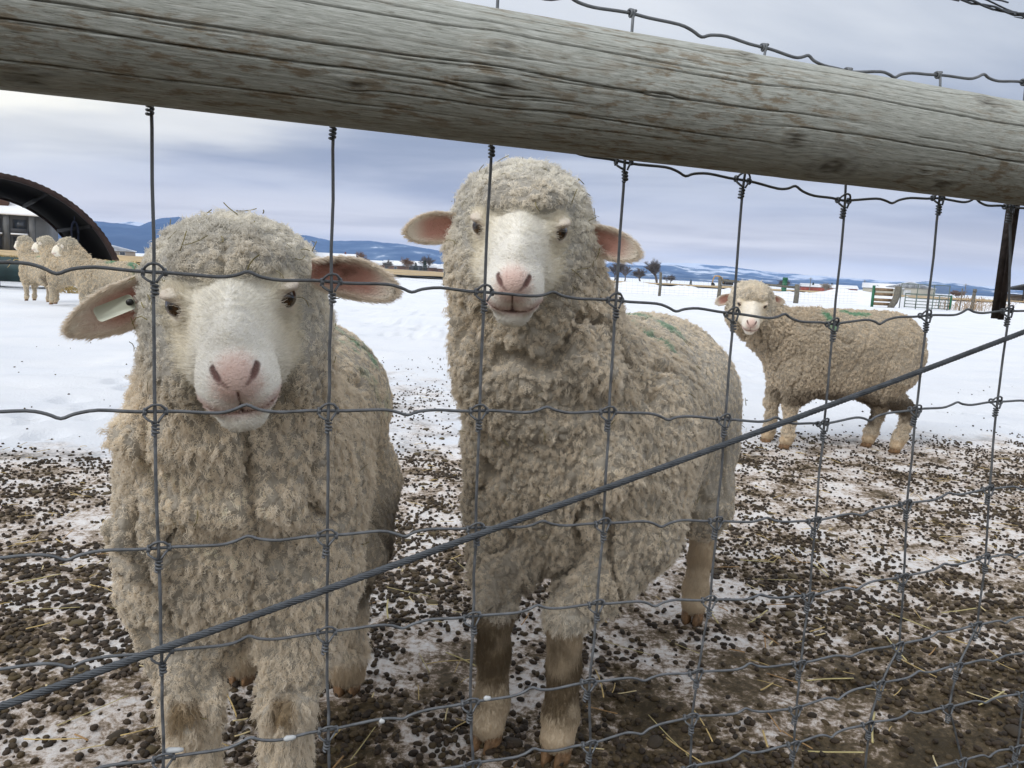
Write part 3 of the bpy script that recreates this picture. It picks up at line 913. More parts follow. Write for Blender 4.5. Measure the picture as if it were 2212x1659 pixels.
# ---- board gate, tall pen panel and pipe gate
def gates():
    o = empty('board_gate', (19.45, 42.4, gz(19.45, 42.4)), R(-8)); tag(o, 'brown board gate panel hung on a green post', 'gate')
    m = MB(); m.tube([(0, 0, -0.1), (0, 0, 1.18)], 0.075, 10); m.build('post', M_GREENP, o, True)
    for z in (0.20, 0.42, 0.72, 0.98):
        m = MB(); m.box((0.52, -0.06, z), (0.92, 0.05, 0.16)); m.build('board', M_BOARD, o)
    o = empty('gate_post', (20.45, 41.9, gz(20.45, 41.9))); tag(o, 'thick leaning wooden post between board gate and tall pen panel', 'post')
    m = MB(); m.tube([(-0.28, 0, -0.1), (-0.03, 0, 0.35), (0.06, 0, 0.7), (0.08, 0, 1.16)], 0.15, 10, rs=np.array([0.15, 0.17, 0.17, 0.155])); m.build('log', M_POST, o, True)
    o = empty('pen_panel', (20.8, 42.1, gz(20.8, 42.1)), R(4)); tag(o, 'tall chain mesh pen panel on thin dark pipe frame', 'panel')
    for x in (0, 0.92, 1.85, 2.72):
        m = MB(); m.tube([(x, 0, -0.02), (x, 0, 1.36)], 0.025, 6); m.build('upright', M_GATE, o, True)
    for z in (1.34,):
        m = MB(); m.tube([(0, 0, z), (2.72, 0, z)], 0.022, 6); m.build('rail', M_GATE, o, True)
    w = MB()
    for k in range(1, 54):
        m = MB(); m.tube([(k * 0.05, 0.01, 0.05), (k * 0.05, 0.01, 1.34)], 0.0035, 3, cap=False); w.add(np.concatenate(m.v), np.concatenate(m.f[4]))
    for k in range(1, 26):
        m = MB(); m.tube([(0, 0.01, k * 0.052), (2.72, 0.01, k * 0.052)], 0.0035, 3, cap=False); w.add(np.concatenate(m.v), np.concatenate(m.f[4]))
    wo = w.build('mesh_infill', M_WIREFAR, o); wo['kind'] = 'stuff'
    o = empty('pipe_gate', (20.75, 41.5, gz(20.75, 41.5)), R(4)); tag(o, 'five bar green pipe gate in front of the tall pen panel', 'gate')
    for z in (0.10, 0.26, 0.42, 0.58, 0.80):
        m = MB(); m.tube([(0.0, 0, z), (2.55, 0, z - 0.03)], 0.024 if z < 0.7 else 0.036, 6); m.build('bar', M_GATE, o, True)
    for x in (0.0, 0.62, 1.25, 1.9, 2.55):
        m = MB(); m.tube([(x, -0.03, 0.06), (x, -0.03, 0.82)], 0.028 if x < 2.5 else 0.05, 6); m.build('upright', M_GREENP if x > 2.5 else M_GATE, o, True)


gates()


def right_fence():
    o = empty('mesh_fence', (0, 0, 0)); tag(o, 'thin wire fence with slim posts right of the pipe gate', 'fence')
    pts = [(23.6, 42.2), (24.6, 43.0), (28.0, 45.5), (31.5, 48.0), (35, 50)]
    for x, y in pts[1:]:
        m = MB(); z = gz(x, y); m.tube([(x, y, z - 0.05), (x, y, z + 1.25)], 0.03, 6); m.build('post', M_POST, o, True)
    w = MB()
    for (x0, y0), (x1, y1) in zip(pts[:-1], pts[1:]):
        for z in (0.15, 0.35, 0.55, 0.8, 1.0, 1.2):
            m = MB(); m.tube([(x0, y0, gz(x0, y0) + z), (x1, y1, gz(x1, y1) + z)], 0.004, 4, cap=False); w.add(np.concatenate(m.v), np.concatenate(m.f[4]))
    wo = w.build('wire', M_WIREFAR, o); wo['kind'] = 'stuff'
    rg = random.Random(4)
    # dry weeds along it
    w = MB()
    for k in range(320):
        x = rg.uniform(23.8, 34); y = 43 + (x - 24) * 0.7 + rg.uniform(-0.6, 1.6); z = gz(x, y)
        h = rg.uniform(0.2, 0.85)
        m = MB(); m.tube([(x, y, z), (x + rg.uniform(-0.1, 0.1), y, z + h * 0.6), (x + rg.uniform(-0.25, 0.25), y, z + h)], 0.012, 3, cap=False); w.add(np.concatenate(m.v), np.concatenate(m.f[4]))
    wo = w.build('dry_weeds', flat('dry_weed', (0.40, 0.28, 0.17), 0.9), None); tag(wo, 'thin dry weeds standing along the right fence', 'weeds', None, 'stuff')


right_fence()


# ---- feeder with hay behind the far sheep
def feeder():
    o = empty('feed_bunk', (-11.0, 17.2, gz(-11, 17.2)), R(4)); tag(o, 'long dark teal feed bunk behind the far sheep', 'feeder')
    for s in (-1, 1):
        m = MB(); m.box((0, s * 0.42, 0.42), (5.2, 0.05, 0.50), M=np.array([[1, 0, 0], [0, 1, s * -0.2], [0, 0, 1]])); m.build('side', M_TEAL, o)
    m = MB(); m.box((0, 0, 0.17), (5.2, 0.80, 0.05)); m.build('floor', M_TEAL, o)
    for x in (-2.4, -0.8, 0.8, 2.4):
        m = MB(); m.box((x, 0, 0.07), (0.12, 0.9, 0.16)); m.build('skid', M_BLACK, o)
    rg = random.Random(8)
    m = MB()
    for k in range(420):
        x, y = rg.uniform(-2.5, 2.5), rg.uniform(-0.42, 0.42); z = 0.55 + 0.12 * rg.random()
        a = rg.uniform(0, 6.28); L = rg.uniform(0.15, 0.45)
        m.tube([(x, y, z), (x + L * 0.5 * math.cos(a), y + L * 0.5 * math.sin(a), z + 0.05), (x + L * math.cos(a), y + L * math.sin(a), z - rg.uniform(0, 0.15))], 0.006, 3, cap=False)
    h = m.build('hay', M_STRAW, None, False, (-11.0, 17.2, gz(-11, 17.2)), (0, 0, R(4))); tag(h, 'loose hay heaped in the dark feed bunk', 'hay', None, 'stuff')
    m = MB()
    for k in range(90):
        a = rg.uniform(0, 6.28); L = rg.uniform(0.15, 0.4)
        x, y, z = rg.gauss(0, 0.12), rg.gauss(0, 0.06), rg.uniform(0.02, 0.4)
        m.tube([(x, y, z), (x + L * 0.4 * math.cos(a), y, z - 0.1 * rg.random()), (x + L * math.cos(a) * 0.6, y + 0.1, max(0.01, z - rg.uniform(0.1, 0.3)))], 0.006, 3, cap=False)
    h = m.build('hay_tuft', M_STRAW, None, False, (-9.35, 16.0, gz(-9.35, 16.0))); tag(h, 'yellow hay tuft hanging behind the far sheep', 'hay', None, 'stuff')


feeder()

# ================================================================== SHEEP
def rcone(P, a, b, ra, rb):
    ax_, ay_, az_ = (np.float32(v) for v in a)
    bx, by, bz = np.float32(b[0]) - ax_, np.float32(b[1]) - ay_, np.float32(b[2]) - az_
    x, y, z = P[:, 0] - ax_, P[:, 1] - ay_, P[:, 2] - az_
    h = np.clip((x * bx + y * by + z * bz) / np.float32(bx * bx + by * by + bz * bz + 1e-12), 0, 1)
    x = x - h * bx; y = y - h * by; z = z - h * bz
    return np.sqrt(x * x + y * y + z * z) - (np.float32(ra) + h * np.float32(rb - ra))


def ell(P, c, r):
    i = [np.float32(1.0 / v) for v in r]
    x, y, z = ((P[:, k] - np.float32(c[k])) * i[k] for k in range(3))
    k0 = np.sqrt(x * x + y * y + z * z)
    x = x * i[0]; y = y * i[1]; z = z * i[2]
    return k0 * (k0 - 1) / (np.sqrt(x * x + y * y + z * z) + np.float32(1e-9))


def smin(a, b, k):
    h = np.clip(0.5 + 0.5 * (b - a) / k, 0, 1)
    return b + (a - b) * h - k * h * (1 - h)


def smax(a, b, k):
    return -smin(-a, -b, k)


def head_axes(a, p, roll):
    f = np.array([math.cos(p) * math.cos(a), math.cos(p) * math.sin(a), -math.sin(p)])
    l0 = np.array([-math.sin(a), math.cos(a), 0.0])
    u0 = np.cross(f, l0)
    l = l0 * math.cos(roll) + u0 * math.sin(roll)
    u = np.cross(f, l)
    return np.array([f, l, u])


EYE = (0.067, 0.0600, 0.016)
EYE_O = (0.60, 0.79, 0.03)


def nostril(ay):
    d = rcone(ay, (0.203, 0.0235, -0.025), (0.219, 0.0185, -0.036), 0.0036, 0.0050)
    return np.minimum(d, rcone(ay, (0.219, 0.0185, -0.036), (0.223, 0.0070, -0.047), 0.0042, 0.0024))


def mouth_u(y):
    return np.minimum(-0.081 + 9.0 * y * y, -0.070)


def sd_face(q):
    """bare face in head coordinates: x to the nose, y left, z up"""
    ay = q.copy(); ay[:, 1] = np.abs(ay[:, 1])
    d = ell(q, (0, 0, 0), (0.080, 0.064, 0.060))
    d = smin(d, rcone(q, (0.03, 0, 0.002), (0.160, 0, -0.030), 0.053, 0.0335), 0.03)
    d = smin(d, ell(q, (0.110, 0, -0.002), (0.080, 0.028, 0.042)), 0.03)
    d = smin(d, ell(ay, (0.048, 0.046, 0.018), (0.036, 0.026, 0.028)), 0.02)
    d = smin(d, rcone(ay, (0.01, 0.048, -0.045), (0.100, 0.028, -0.052), 0.042, 0.026), 0.03)
    jaw = rcone(q, (0.02, 0, -0.085), (0.160, 0, -0.086), 0.038, 0.020)
    d = smin(d, jaw, 0.03)
    d = smin(d, ell(ay, (0.172, 0.0175, -0.054), (0.036, 0.0255, 0.033)), 0.018)     # lips
    d = smin(d, ell(q, (0.198, 0, -0.038), (0.023, 0.0235, 0.024)), 0.014)          # nose pad
    d = smin(d, ell(q, (0.162, 0, -0.093), (0.027, 0.023, 0.015)), 0.014)          # chin
    # wrinkles over the nose bridge
    w = np.sin((q[:, 0] + 0.35 * np.abs(q[:, 1])) * 2 * math.pi / 0.0125)
    m = sstep(0.110, 0.130, q[:, 0]) * (1 - sstep(0.165, 0.182, q[:, 0])) * sstep(-0.02, 0.0, q[:, 2]) * (1 - sstep(0.02, 0.042, np.abs(q[:, 1])))
    d = d - 0.0016 * w * m
    # mouth: a curved slit
    slit = np.maximum(np.abs(q[:, 2] - mouth_u(q[:, 1])) - 0.0009, -(d + 0.007))
    slit = np.maximum(slit, 0.140 - q[:, 0])
    d = smax(d, -slit, 0.005)
    # philtrum
    ph = np.maximum(np.abs(q[:, 1]) - 0.0008, -(d + 0.005))
    ph = np.maximum(ph, np.abs(q[:, 2] + 0.065) - 0.015)
    ph = np.maximum(ph, 0.17 - q[:, 0])
    d = smax(d, -ph, 0.0035)
    d = smax(d, -nostril(ay), 0.0018)
    # eye opening
    e = np.array(EYE)
    o = np.array(EYE_O); o /= np.linalg.norm(o)
    d = smin(d, ell(ay, e + np.array([-0.002, 0.004, 0.0125]), (0.021, 0.013, 0.0070)), 0.010)   # upper lid
    ax = np.array([0.75, -0.60, -0.28]); ax -= o * (ax @ o); ax /= np.linalg.norm(ax)
    az = np.cross(o, ax)
    r_ = ay - (e + o * 0.012).astype(np.float32)
    qq = np.stack([r_ @ ax, r_ @ o, r_ @ az], 1)
    d = smax(d, -ell(qq, (0, 0, 0), (0.0160, 0.022, 0.0066)), 0.003)
    return d


def sd_headwool(q, fl=1.0):
    ay = q.copy(); ay[:, 1] = np.abs(ay[:, 1])
    d = ell(q, (-0.030, 0, 0.038), (0.088, 0.098 * fl, 0.066))
    d = smin(d, ell(q, (0.040, 0, 0.056), (0.056, 0.066, 0.034)), 0.03)
    d = smin(d, ell(ay, (-0.022, 0.068, -0.030), (0.074, 0.042 * fl, 0.088)), 0.03)
    d = smin(d, ell(ay, (0.018, 0.060, -0.070), (0.062, 0.036, 0.058)), 0.025)
    d = smin(d, ell(ay, (-0.010, 0.050, -0.090), (0.060, 0.048, 0.055)), 0.03)
    d = smin(d, ell(q, (-0.05, 0, -0.06), (0.07, 0.09, 0.09)), 0.03)
    return d


def axis_pts(lo, hi, coarse, a, b, fine):
    out = [lo]
    x = lo
    while x < hi:
        x += fine if a - 1e-9 <= x < b else coarse
        out.append(x)
    return np.array(out, np.float32)


def surface_nets(sdf, xs, ys, zs, stepc=4):
    nx, ny, nz = len(xs), len(ys), len(zs)
    def cidx(n):
        return np.unique(np.r_[0:n:stepc, n - 1])
    cx, cy, cz = cidx(nx), cidx(ny), cidx(nz)
    G = np.stack(np.meshgrid(xs[cx], ys[cy], zs[cz], indexing='ij'), -1).reshape(-1, 3)
    dc = sdf(G).reshape(len(cx), len(cy), len(cz))
    def near(n, c, v):
        pos = v[c]
        j = np.clip(np.searchsorted(pos, v), 1, len(c) - 1)
        lo = np.abs(v - pos[j - 1]) <= np.abs(v - pos[j])
        k = np.where(lo, j - 1, j)
        return k, np.abs(v - pos[k])
    kx, ex = near(nx, cx, xs); ky, ey = near(ny, cy, ys); kz, ez = near(nz, cz, zs)
    D = dc[np.ix_(kx, ky, kz)].astype(np.float32)
    B = np.sqrt(ex[:, None, None] ** 2 + ey[None, :, None] ** 2 + ez[None, None, :] ** 2) * 1.6 + 0.004
    m = np.abs(D) < B
    I = np.nonzero(m)
    pts = np.stack([xs[I[0]], ys[I[1]], zs[I[2]]], 1)
    val = np.empty(len(pts), np.float32)
    for s in range(0, len(pts), 200000):
        val[s:s + 200000] = sdf(pts[s:s + 200000])
    D[I] = val
    S = D < 0
    # active cells
    c = [S[i:nx - 1 + i, j:ny - 1 + j, k:nz - 1 + k] for i in (0, 1) for j in (0, 1) for k in (0, 1)]
    cnt = sum(x.astype(np.uint8) for x in c)
    act = (cnt > 0) & (cnt < 8)
    A = np.stack(np.nonzero(act), 1)
    vid = np.full(act.shape, -1, np.int64)
    vid[act] = np.arange(len(A))
    acc = np.zeros((len(A), 3), np.float64); num = np.zeros(len(A))
    corners = [(i, j, k) for i in (0, 1) for j in (0, 1) for k in (0, 1)]
    X = [xs, ys, zs]
    for a in range(8):
        for b in range(a + 1, 8):
            ca, cb = corners[a], corners[b]
            if sum(x != y for x, y in zip(ca, cb)) != 1: continue
            ia = A + np.array(ca); ib = A + np.array(cb)
            da = D[ia[:, 0], ia[:, 1], ia[:, 2]]; db = D[ib[:, 0], ib[:, 1], ib[:, 2]]
            cr = (da < 0) != (db < 0)
            t = np.where(cr, da / np.where(cr, da - db, 1), 0)
            pa = np.stack([X[d][ia[:, d]] for d in range(3)], 1); pb = np.stack([X[d][ib[:, d]] for d in range(3)], 1)
            acc += np.where(cr[:, None], pa + t[:, None] * (pb - pa), 0); num += cr
    V = (acc / num[:, None]).astype(np.float32)
    Q = []
    for d in range(3):
        o = [(1, 2), (2, 0), (0, 1)][d]
        sl0 = [slice(None)] * 3; sl1 = [slice(None)] * 3
        sl0[d] = slice(0, -1); sl1[d] = slice(1, None)
        s0, s1 = S[tuple(sl0)], S[tuple(sl1)]
        E = np.stack(np.nonzero(s0 != s1), 1)
        n_ = np.array(act.shape)
        ok = (E[:, o[0]] > 0) & (E[:, o[1]] > 0) & (E[:, o[0]] < n_[o[0]]) & (E[:, o[1]] < n_[o[1]])
        E = E[ok]
        fl = s0[E[:, 0], E[:, 1], E[:, 2]]
        cs = []
        for (u, v) in ((0, 0), (1, 0), (1, 1), (0, 1)):
            c_ = E.copy(); c_[:, o[0]] -= u; c_[:, o[1]] -= v
            cs.append(vid[c_[:, 0], c_[:, 1], c_[:, 2]])
        q = np.stack(cs, 1)
        q[~fl] = q[~fl][:, ::-1]
        Q.append(q)
    Q = np.concatenate(Q)
    return V, Q[(Q >= 0).all(1)]


def subdivide(V, Q):
    e = np.sort(np.concatenate([Q[:, [0, 1]], Q[:, [1, 2]], Q[:, [2, 3]], Q[:, [3, 0]]]), axis=1)
    key = e[:, 0].astype(np.int64) * len(V) + e[:, 1]
    u, inv = np.unique(key, return_inverse=True)
    em = (V[u // len(V)] + V[u % len(V)]) / 2
    n, m = len(V), len(Q)
    fm = V[Q].mean(1)
    E = (n + inv).reshape(4, m)
    C = n + len(u) + np.arange(m)
    Q2 = np.concatenate([np.stack([Q[:, 0], E[0], C, E[3]], 1), np.stack([E[0], Q[:, 1], E[1], C], 1),
                         np.stack([C, E[1], Q[:, 2], E[2]], 1), np.stack([E[3], C, E[2], Q[:, 3]], 1)])
    return np.concatenate([V, em, fm]), Q2


def vnormals(V, Q):
    fn = np.cross(V[Q[:, 2]] - V[Q[:, 0]], V[Q[:, 3]] - V[Q[:, 1]])
    n = np.zeros_like(V)
    for k in range(4):
        for d in range(3):
            n[:, d] += np.bincount(Q[:, k], fn[:, d], len(V))
    return n / (np.linalg.norm(n, axis=1)[:, None] + 1e-12)


def project(V, Q, sdf, it=2):
    for _ in range(it):
        n = vnormals(V, Q)
        V = (V - n * np.clip(sdf(V), -0.006, 0.006)[:, None] * 0.9).astype(np.float32)
    return V


def ear_mesh(root, tip, face_dir, width, cup=0.35, ns=18, nt=11, sag=0.012):
    """closed leaf-shaped shell; returns V, Q, inner mask, s, t"""
    root = np.array(root, float); tip = np.array(tip, float)
    L = np.linalg.norm(tip - root)
    e = (tip - root) / L
    nrm = unit(np.array(face_dir) - e * (np.array(face_dir) @ e))
    w = np.cross(nrm, e)
    s = np.linspace(0, 1, ns); t = np.linspace(-1, 1, nt)
    S, T = np.meshgrid(s, t, indexing='ij')
    prof = np.sqrt(np.clip(1 - ((S - 0.42) / 0.58) ** 2, 0.0, 1)) ** 1.15
    prof = np.where(S < 0.42, 0.66 + 0.34 * np.sin(np.clip(S / 0.42, 0, 1) * math.pi / 2), prof)
    prof = np.maximum(prof, 0.06)
    hw = width / 2 * prof
    c = cup * (1 - 0.55 * S)
    ang = T * c * 1.6
    ww = hw * np.sin(ang) / np.maximum(c * 1.6, 1e-3)
    nn = hw * (1 - np.cos(ang)) / np.maximum(c * 1.6, 1e-3)
    bend = sag * np.sin(S * math.pi)
    base = root + e * (S * L)[..., None] + w * ww[..., None] + nrm * (nn - bend)[..., None]
    th = 0.0035 * (1 - T ** 2) ** 0.5 + 0.0012
    inner = base + nrm * (th / 2)[..., None]
    outer = base - nrm * (th / 2)[..., None]
    V = np.concatenate([inner.reshape(-1, 3), outer.reshape(-1, 3)])
    n = ns * nt
    Q = []
    for i in range(ns - 1):
        for j in range(nt - 1):
            a = i * nt + j
            Q.append([a, a + nt, a + nt + 1, a + 1])
            Q.append([n + a, n + a + 1, n + a + nt + 1, n + a + nt])
    for i in range(ns - 1):
        for j in (0, nt - 1):
            a = i * nt + j
            q = [a, n + a, n + a + nt, a + nt]
            Q.append(q if j == 0 else q[::-1])
    for j in range(nt - 1):
        for i in (0, ns - 1):
            a = i * nt + j
            q = [a, a + 1, n + a + 1, n + a]
            Q.append(q if i == 0 else q[::-1])
    Q = np.array(Q)
    fn = np.cross(V[Q[0][1]] - V[Q[0][0]], V[Q[0][3]] - V[Q[0][0]])
    if fn @ nrm < 0: Q = Q[:, ::-1]
    inn = np.r_[np.ones(n), np.zeros(n)]
    return V.astype(np.float32), Q, inn, np.r_[S.ravel(), S.ravel()], np.r_[T.ravel(), T.ravel()], e


MAT_SKIN = attr_mat('sheep_skin_and_wool', 0.95, 0.15, 0.1, bump=0.6, bscale=420.0)


def fibre_mat(name, trans):
    m, t, b = new_mat(name)
    a = N(t, 'ShaderNodeAttribute', attribute_name='col')
    b.inputs['Roughness'].default_value = 0.9
    b.inputs['Specular IOR Level'].default_value = 0.1
    tr = N(t, 'ShaderNodeBsdfTranslucent')
    mx = N(t, 'ShaderNodeMixShader', inp={0: trans})
    t.links.new(a.outputs['Color'], b.inputs['Base Color']); t.links.new(a.outputs['Color'], tr.inputs['Color'])
    t.links.new(b.outputs[0], mx.inputs[1]); t.links.new(tr.outputs[0], mx.inputs[2])
    t.links.new(mx.outputs[0], t.nodes['Material Output'].inputs['Surface'])
    return m


MAT_WOOL = fibre_mat('wool_fibre', 0.18)
MAT_FUR = fibre_mat('short_hair_fibre', 0.3)


def make_eye_mat():
    m, t, b = new_mat('sheep_eye')
    a = N(t, 'ShaderNodeAttribute', attribute_name='col')
    t.links.new(a.outputs['Color'], b.inputs['Base Color'])
    b.inputs['Roughness'].default_value = 0.08
    b.inputs['Coat Weight'].default_value = 1.0
    b.inputs['Coat Roughness'].default_value = 0.03
    return m


MAT_EYE = make_eye_mat()
MAT_HOOF = flat('hoof_horn', (0.20, 0.115, 0.055), 0.6, 0, 0.45, 60, 0.4, 180)
MAT_TAG = flat('ear_tag_plastic', (0.60, 0.63, 0.52), 0.45, 0, 0.06, 30)
MAT_HAY = flat('hay_bit', (0.21, 0.18, 0.07), 0.8, 0, 0.5, 40)


def curves_obj(name, pts, rad, cols, mat, parent):
    """pts (n,k,3), rad (n,k), cols (n,3) -> hair curves object"""
    n, k = pts.shape[:2]
    cu = bpy.data.hair_curves.new(name)
    cu.add_curves([k] * n)
    cu.position_data.foreach_set('vector', np.ascontiguousarray(pts, np.float32).ravel())
    ra = cu.attributes.get('radius') or cu.attributes.new('radius', 'FLOAT', 'POINT')
    ra.data.foreach_set('value', np.ascontiguousarray(rad, np.float32).ravel())
    ca = cu.attributes.new('col', 'FLOAT_COLOR', 'CURVE')
    c4 = np.ones((n, 4), np.float32); c4[:, :3] = cols
    ca.data.foreach_set('color', c4.ravel())
    cu.materials.append(mat)
    o = bpy.data.objects.new(name, cu)
    COL.objects.link(o)
    o.parent = parent
    return o


def sample_surface(V, Q, Nrm, w, n, rg):
    T = np.concatenate([Q[:, [0, 1, 2]], Q[:, [0, 2, 3]]])
    ar = np.linalg.norm(np.cross(V[T[:, 1]] - V[T[:, 0]], V[T[:, 2]] - V[T[:, 0]]), axis=1)
    ar = ar * w[T].mean(1)
    cdf = np.cumsum(ar); cdf /= cdf[-1]
    ti = np.searchsorted(cdf, (np.arange(n) + rg.random(n)) / n)
    ti = np.minimum(ti, len(T) - 1)
    b = rg.random((n, 2)); fl = b.sum(1) > 1; b[fl] = 1 - b[fl]
    bc = np.stack([1 - b.sum(1), b[:, 0], b[:, 1]], 1)
    tv = T[ti]
    def at(A):
        A = np.asarray(A)
        if A.ndim == 1: return (A[tv] * bc).sum(1)
        return (A[tv] * bc[..., None]).sum(1)
    p = at(V); nn = at(Nrm); nn /= np.linalg.norm(nn, axis=1)[:, None] + 1e-9
    return p, nn, at, tv[:, 0]


def tangents(n):
    ref = np.where(np.abs(n[:, 2:3]) < 0.9, np.array([[0, 0, 1.0]]), np.array([[1.0, 0, 0]]))
    a = np.cross(n, ref); a /= np.linalg.norm(a, axis=1)[:, None] + 1e-9
    return a, np.cross(n, a)


def grow(V, Q, Nrm, w, flow, flen, col, ncl, per, rc, rad, rg, k=6, curl=0.0022, turns=1.6, lift=0.75, lay=0.55,
         jit=0.35, conv=0.65, cvar=0.16, sink=0.003):
    """clumped fibres on a surface"""
    p, n, at, _ = sample_surface(V, Q, Nrm, w, ncl, rg)
    fl = at(flow); L = at(flen) * rg.uniform(0.6, 1.4, ncl); c = at(col)
    c = c * (1 + rg.uniform(-cvar, cvar, ncl))[:, None]
    a, b = tangents(n)
    d = n * lift + fl * lay + (a * rg.normal(0, 1, (ncl, 1)) + b * rg.normal(0, 1, (ncl, 1))) * jit
    d /= np.linalg.norm(d, axis=1)[:, None]
    ph = rg.uniform(0, 2 * math.pi, ncl); tw = rg.uniform(0.7, 1.3, ncl) * turns
    A = np.repeat(np.arange(ncl), per)
    m = len(A)
    off = (a[A] * rg.normal(0, 1, (m, 1)) + b[A] * rg.normal(0, 1, (m, 1))) * rc * 0.62
    Ls = L[A] * rg.uniform(0.75, 1.15, m)
    ds = d[A] + rg.normal(0, 0.12, (m, 3))
    e1, e2 = tangents(d); e1 = e1[A]; e2 = e2[A]
    phs = ph[A] + rg.normal(0, 0.5, m)
    t = np.linspace(0, 1, k)
    pts = np.empty((m, k, 3), np.float32)
    root = p[A] - n[A] * sink
    for i, ti in enumerate(t):
        x = root + off * (1 - conv * ti ** 1.3) + ds * (Ls * ti)[:, None] + fl[A] * (Ls * 0.28 * ti * ti)[:, None]
        an = phs + 2 * math.pi * tw[A] * ti
        am = curl * min(1, ti * 1.6) 
        x = x + (e1 * np.cos(an)[:, None] + e2 * np.sin(an)[:, None]) * am
        pts[:, i] = x
    rr = np.ones((m, 1)) * rad * rg.uniform(0.7, 1.3, (m, 1)) * (1 - 0.6 * t ** 2)[None, :]
    cc = np.clip(c[A] * (1 + rg.uniform(-0.08, 0.08, m))[:, None], 0, 1)
    return pts, rr, cc


def hoof_mesh(mat):
    mb = MB()
    for sy in (-1, 1):
        # rings from the coronet down to the ground, toe forward
        rings = [(0.052, -0.004, 0.019, 0.0125), (0.036, 0.000, 0.023, 0.0135), (0.016, 0.005, 0.028, 0.0142), (0.0, 0.009, 0.031, 0.0138)]
        n = 12
        V = []
        for z, cx, rx, ry in rings:
            for j in range(n):
                an = 2 * math.pi * j / n
                x = cx + rx * math.cos(an) * (1.0 if math.cos(an) > 0 else 0.8)
                y = sy * 0.0150 + ry * math.sin(an) * (1 - 0.38 * max(0, math.cos(an))) - sy * 0.003 * max(0, math.cos(an))
                V.append((x, y, z))
        F = [[i * n + j, i * n + (j + 1) % n, (i + 1) * n + (j + 1) % n, (i + 1) * n + j] for i in range(len(rings) - 1) for j in range(n)]
        mb.add(V, np.array(F)[:, ::-1])
        base = mb.n - len(V)
        m = len(rings) - 1
        mb.f[3].append(np.array([[base + m * n, base + m * n + j, base + m * n + j + 1] for j in range(1, n - 1)])[:, ::-1])
        mb.f[3].append(np.array([[base, base + j, base + j + 1] for j in range(1, n - 1)]))
    return mb.mesh('hoof', mat, True)


HOOF = hoof_mesh(MAT_HOOF)


def eye_mesh(r):
    nu, nv = 20, 14
    V, F, C = [], [], []
    for i in range(nv + 1):
        ph = math.pi * i / nv
        for j in range(nu):
            th = 2 * math.pi * j / nu
            # pole along +x (the pupil looks along +x)
            V.append((math.cos(ph) * r, math.sin(ph) * math.cos(th) * r, math.sin(ph) * math.sin(th) * r))
            y, z = math.sin(ph) * math.cos(th), math.sin(ph) * math.sin(th)
            if math.cos(ph) > 0 and abs(z) < 0.22 and abs(y) < 0.5: c = (0.004, 0.004, 0.005)
            elif math.cos(ph) > 0.45: c = (0.060, 0.032, 0.014)
            else: c = (0.10, 0.07, 0.06)
            C.append(c)
    for i in range(nv):
        for j in range(nu):
            F.append([i * nu + j, (i + 1) * nu + j, (i + 1) * nu + (j + 1) % nu, i * nu + (j + 1) % nu])
    return mesh_np('eye', V, np.array(F), MAT_EYE, True, np.array(C))


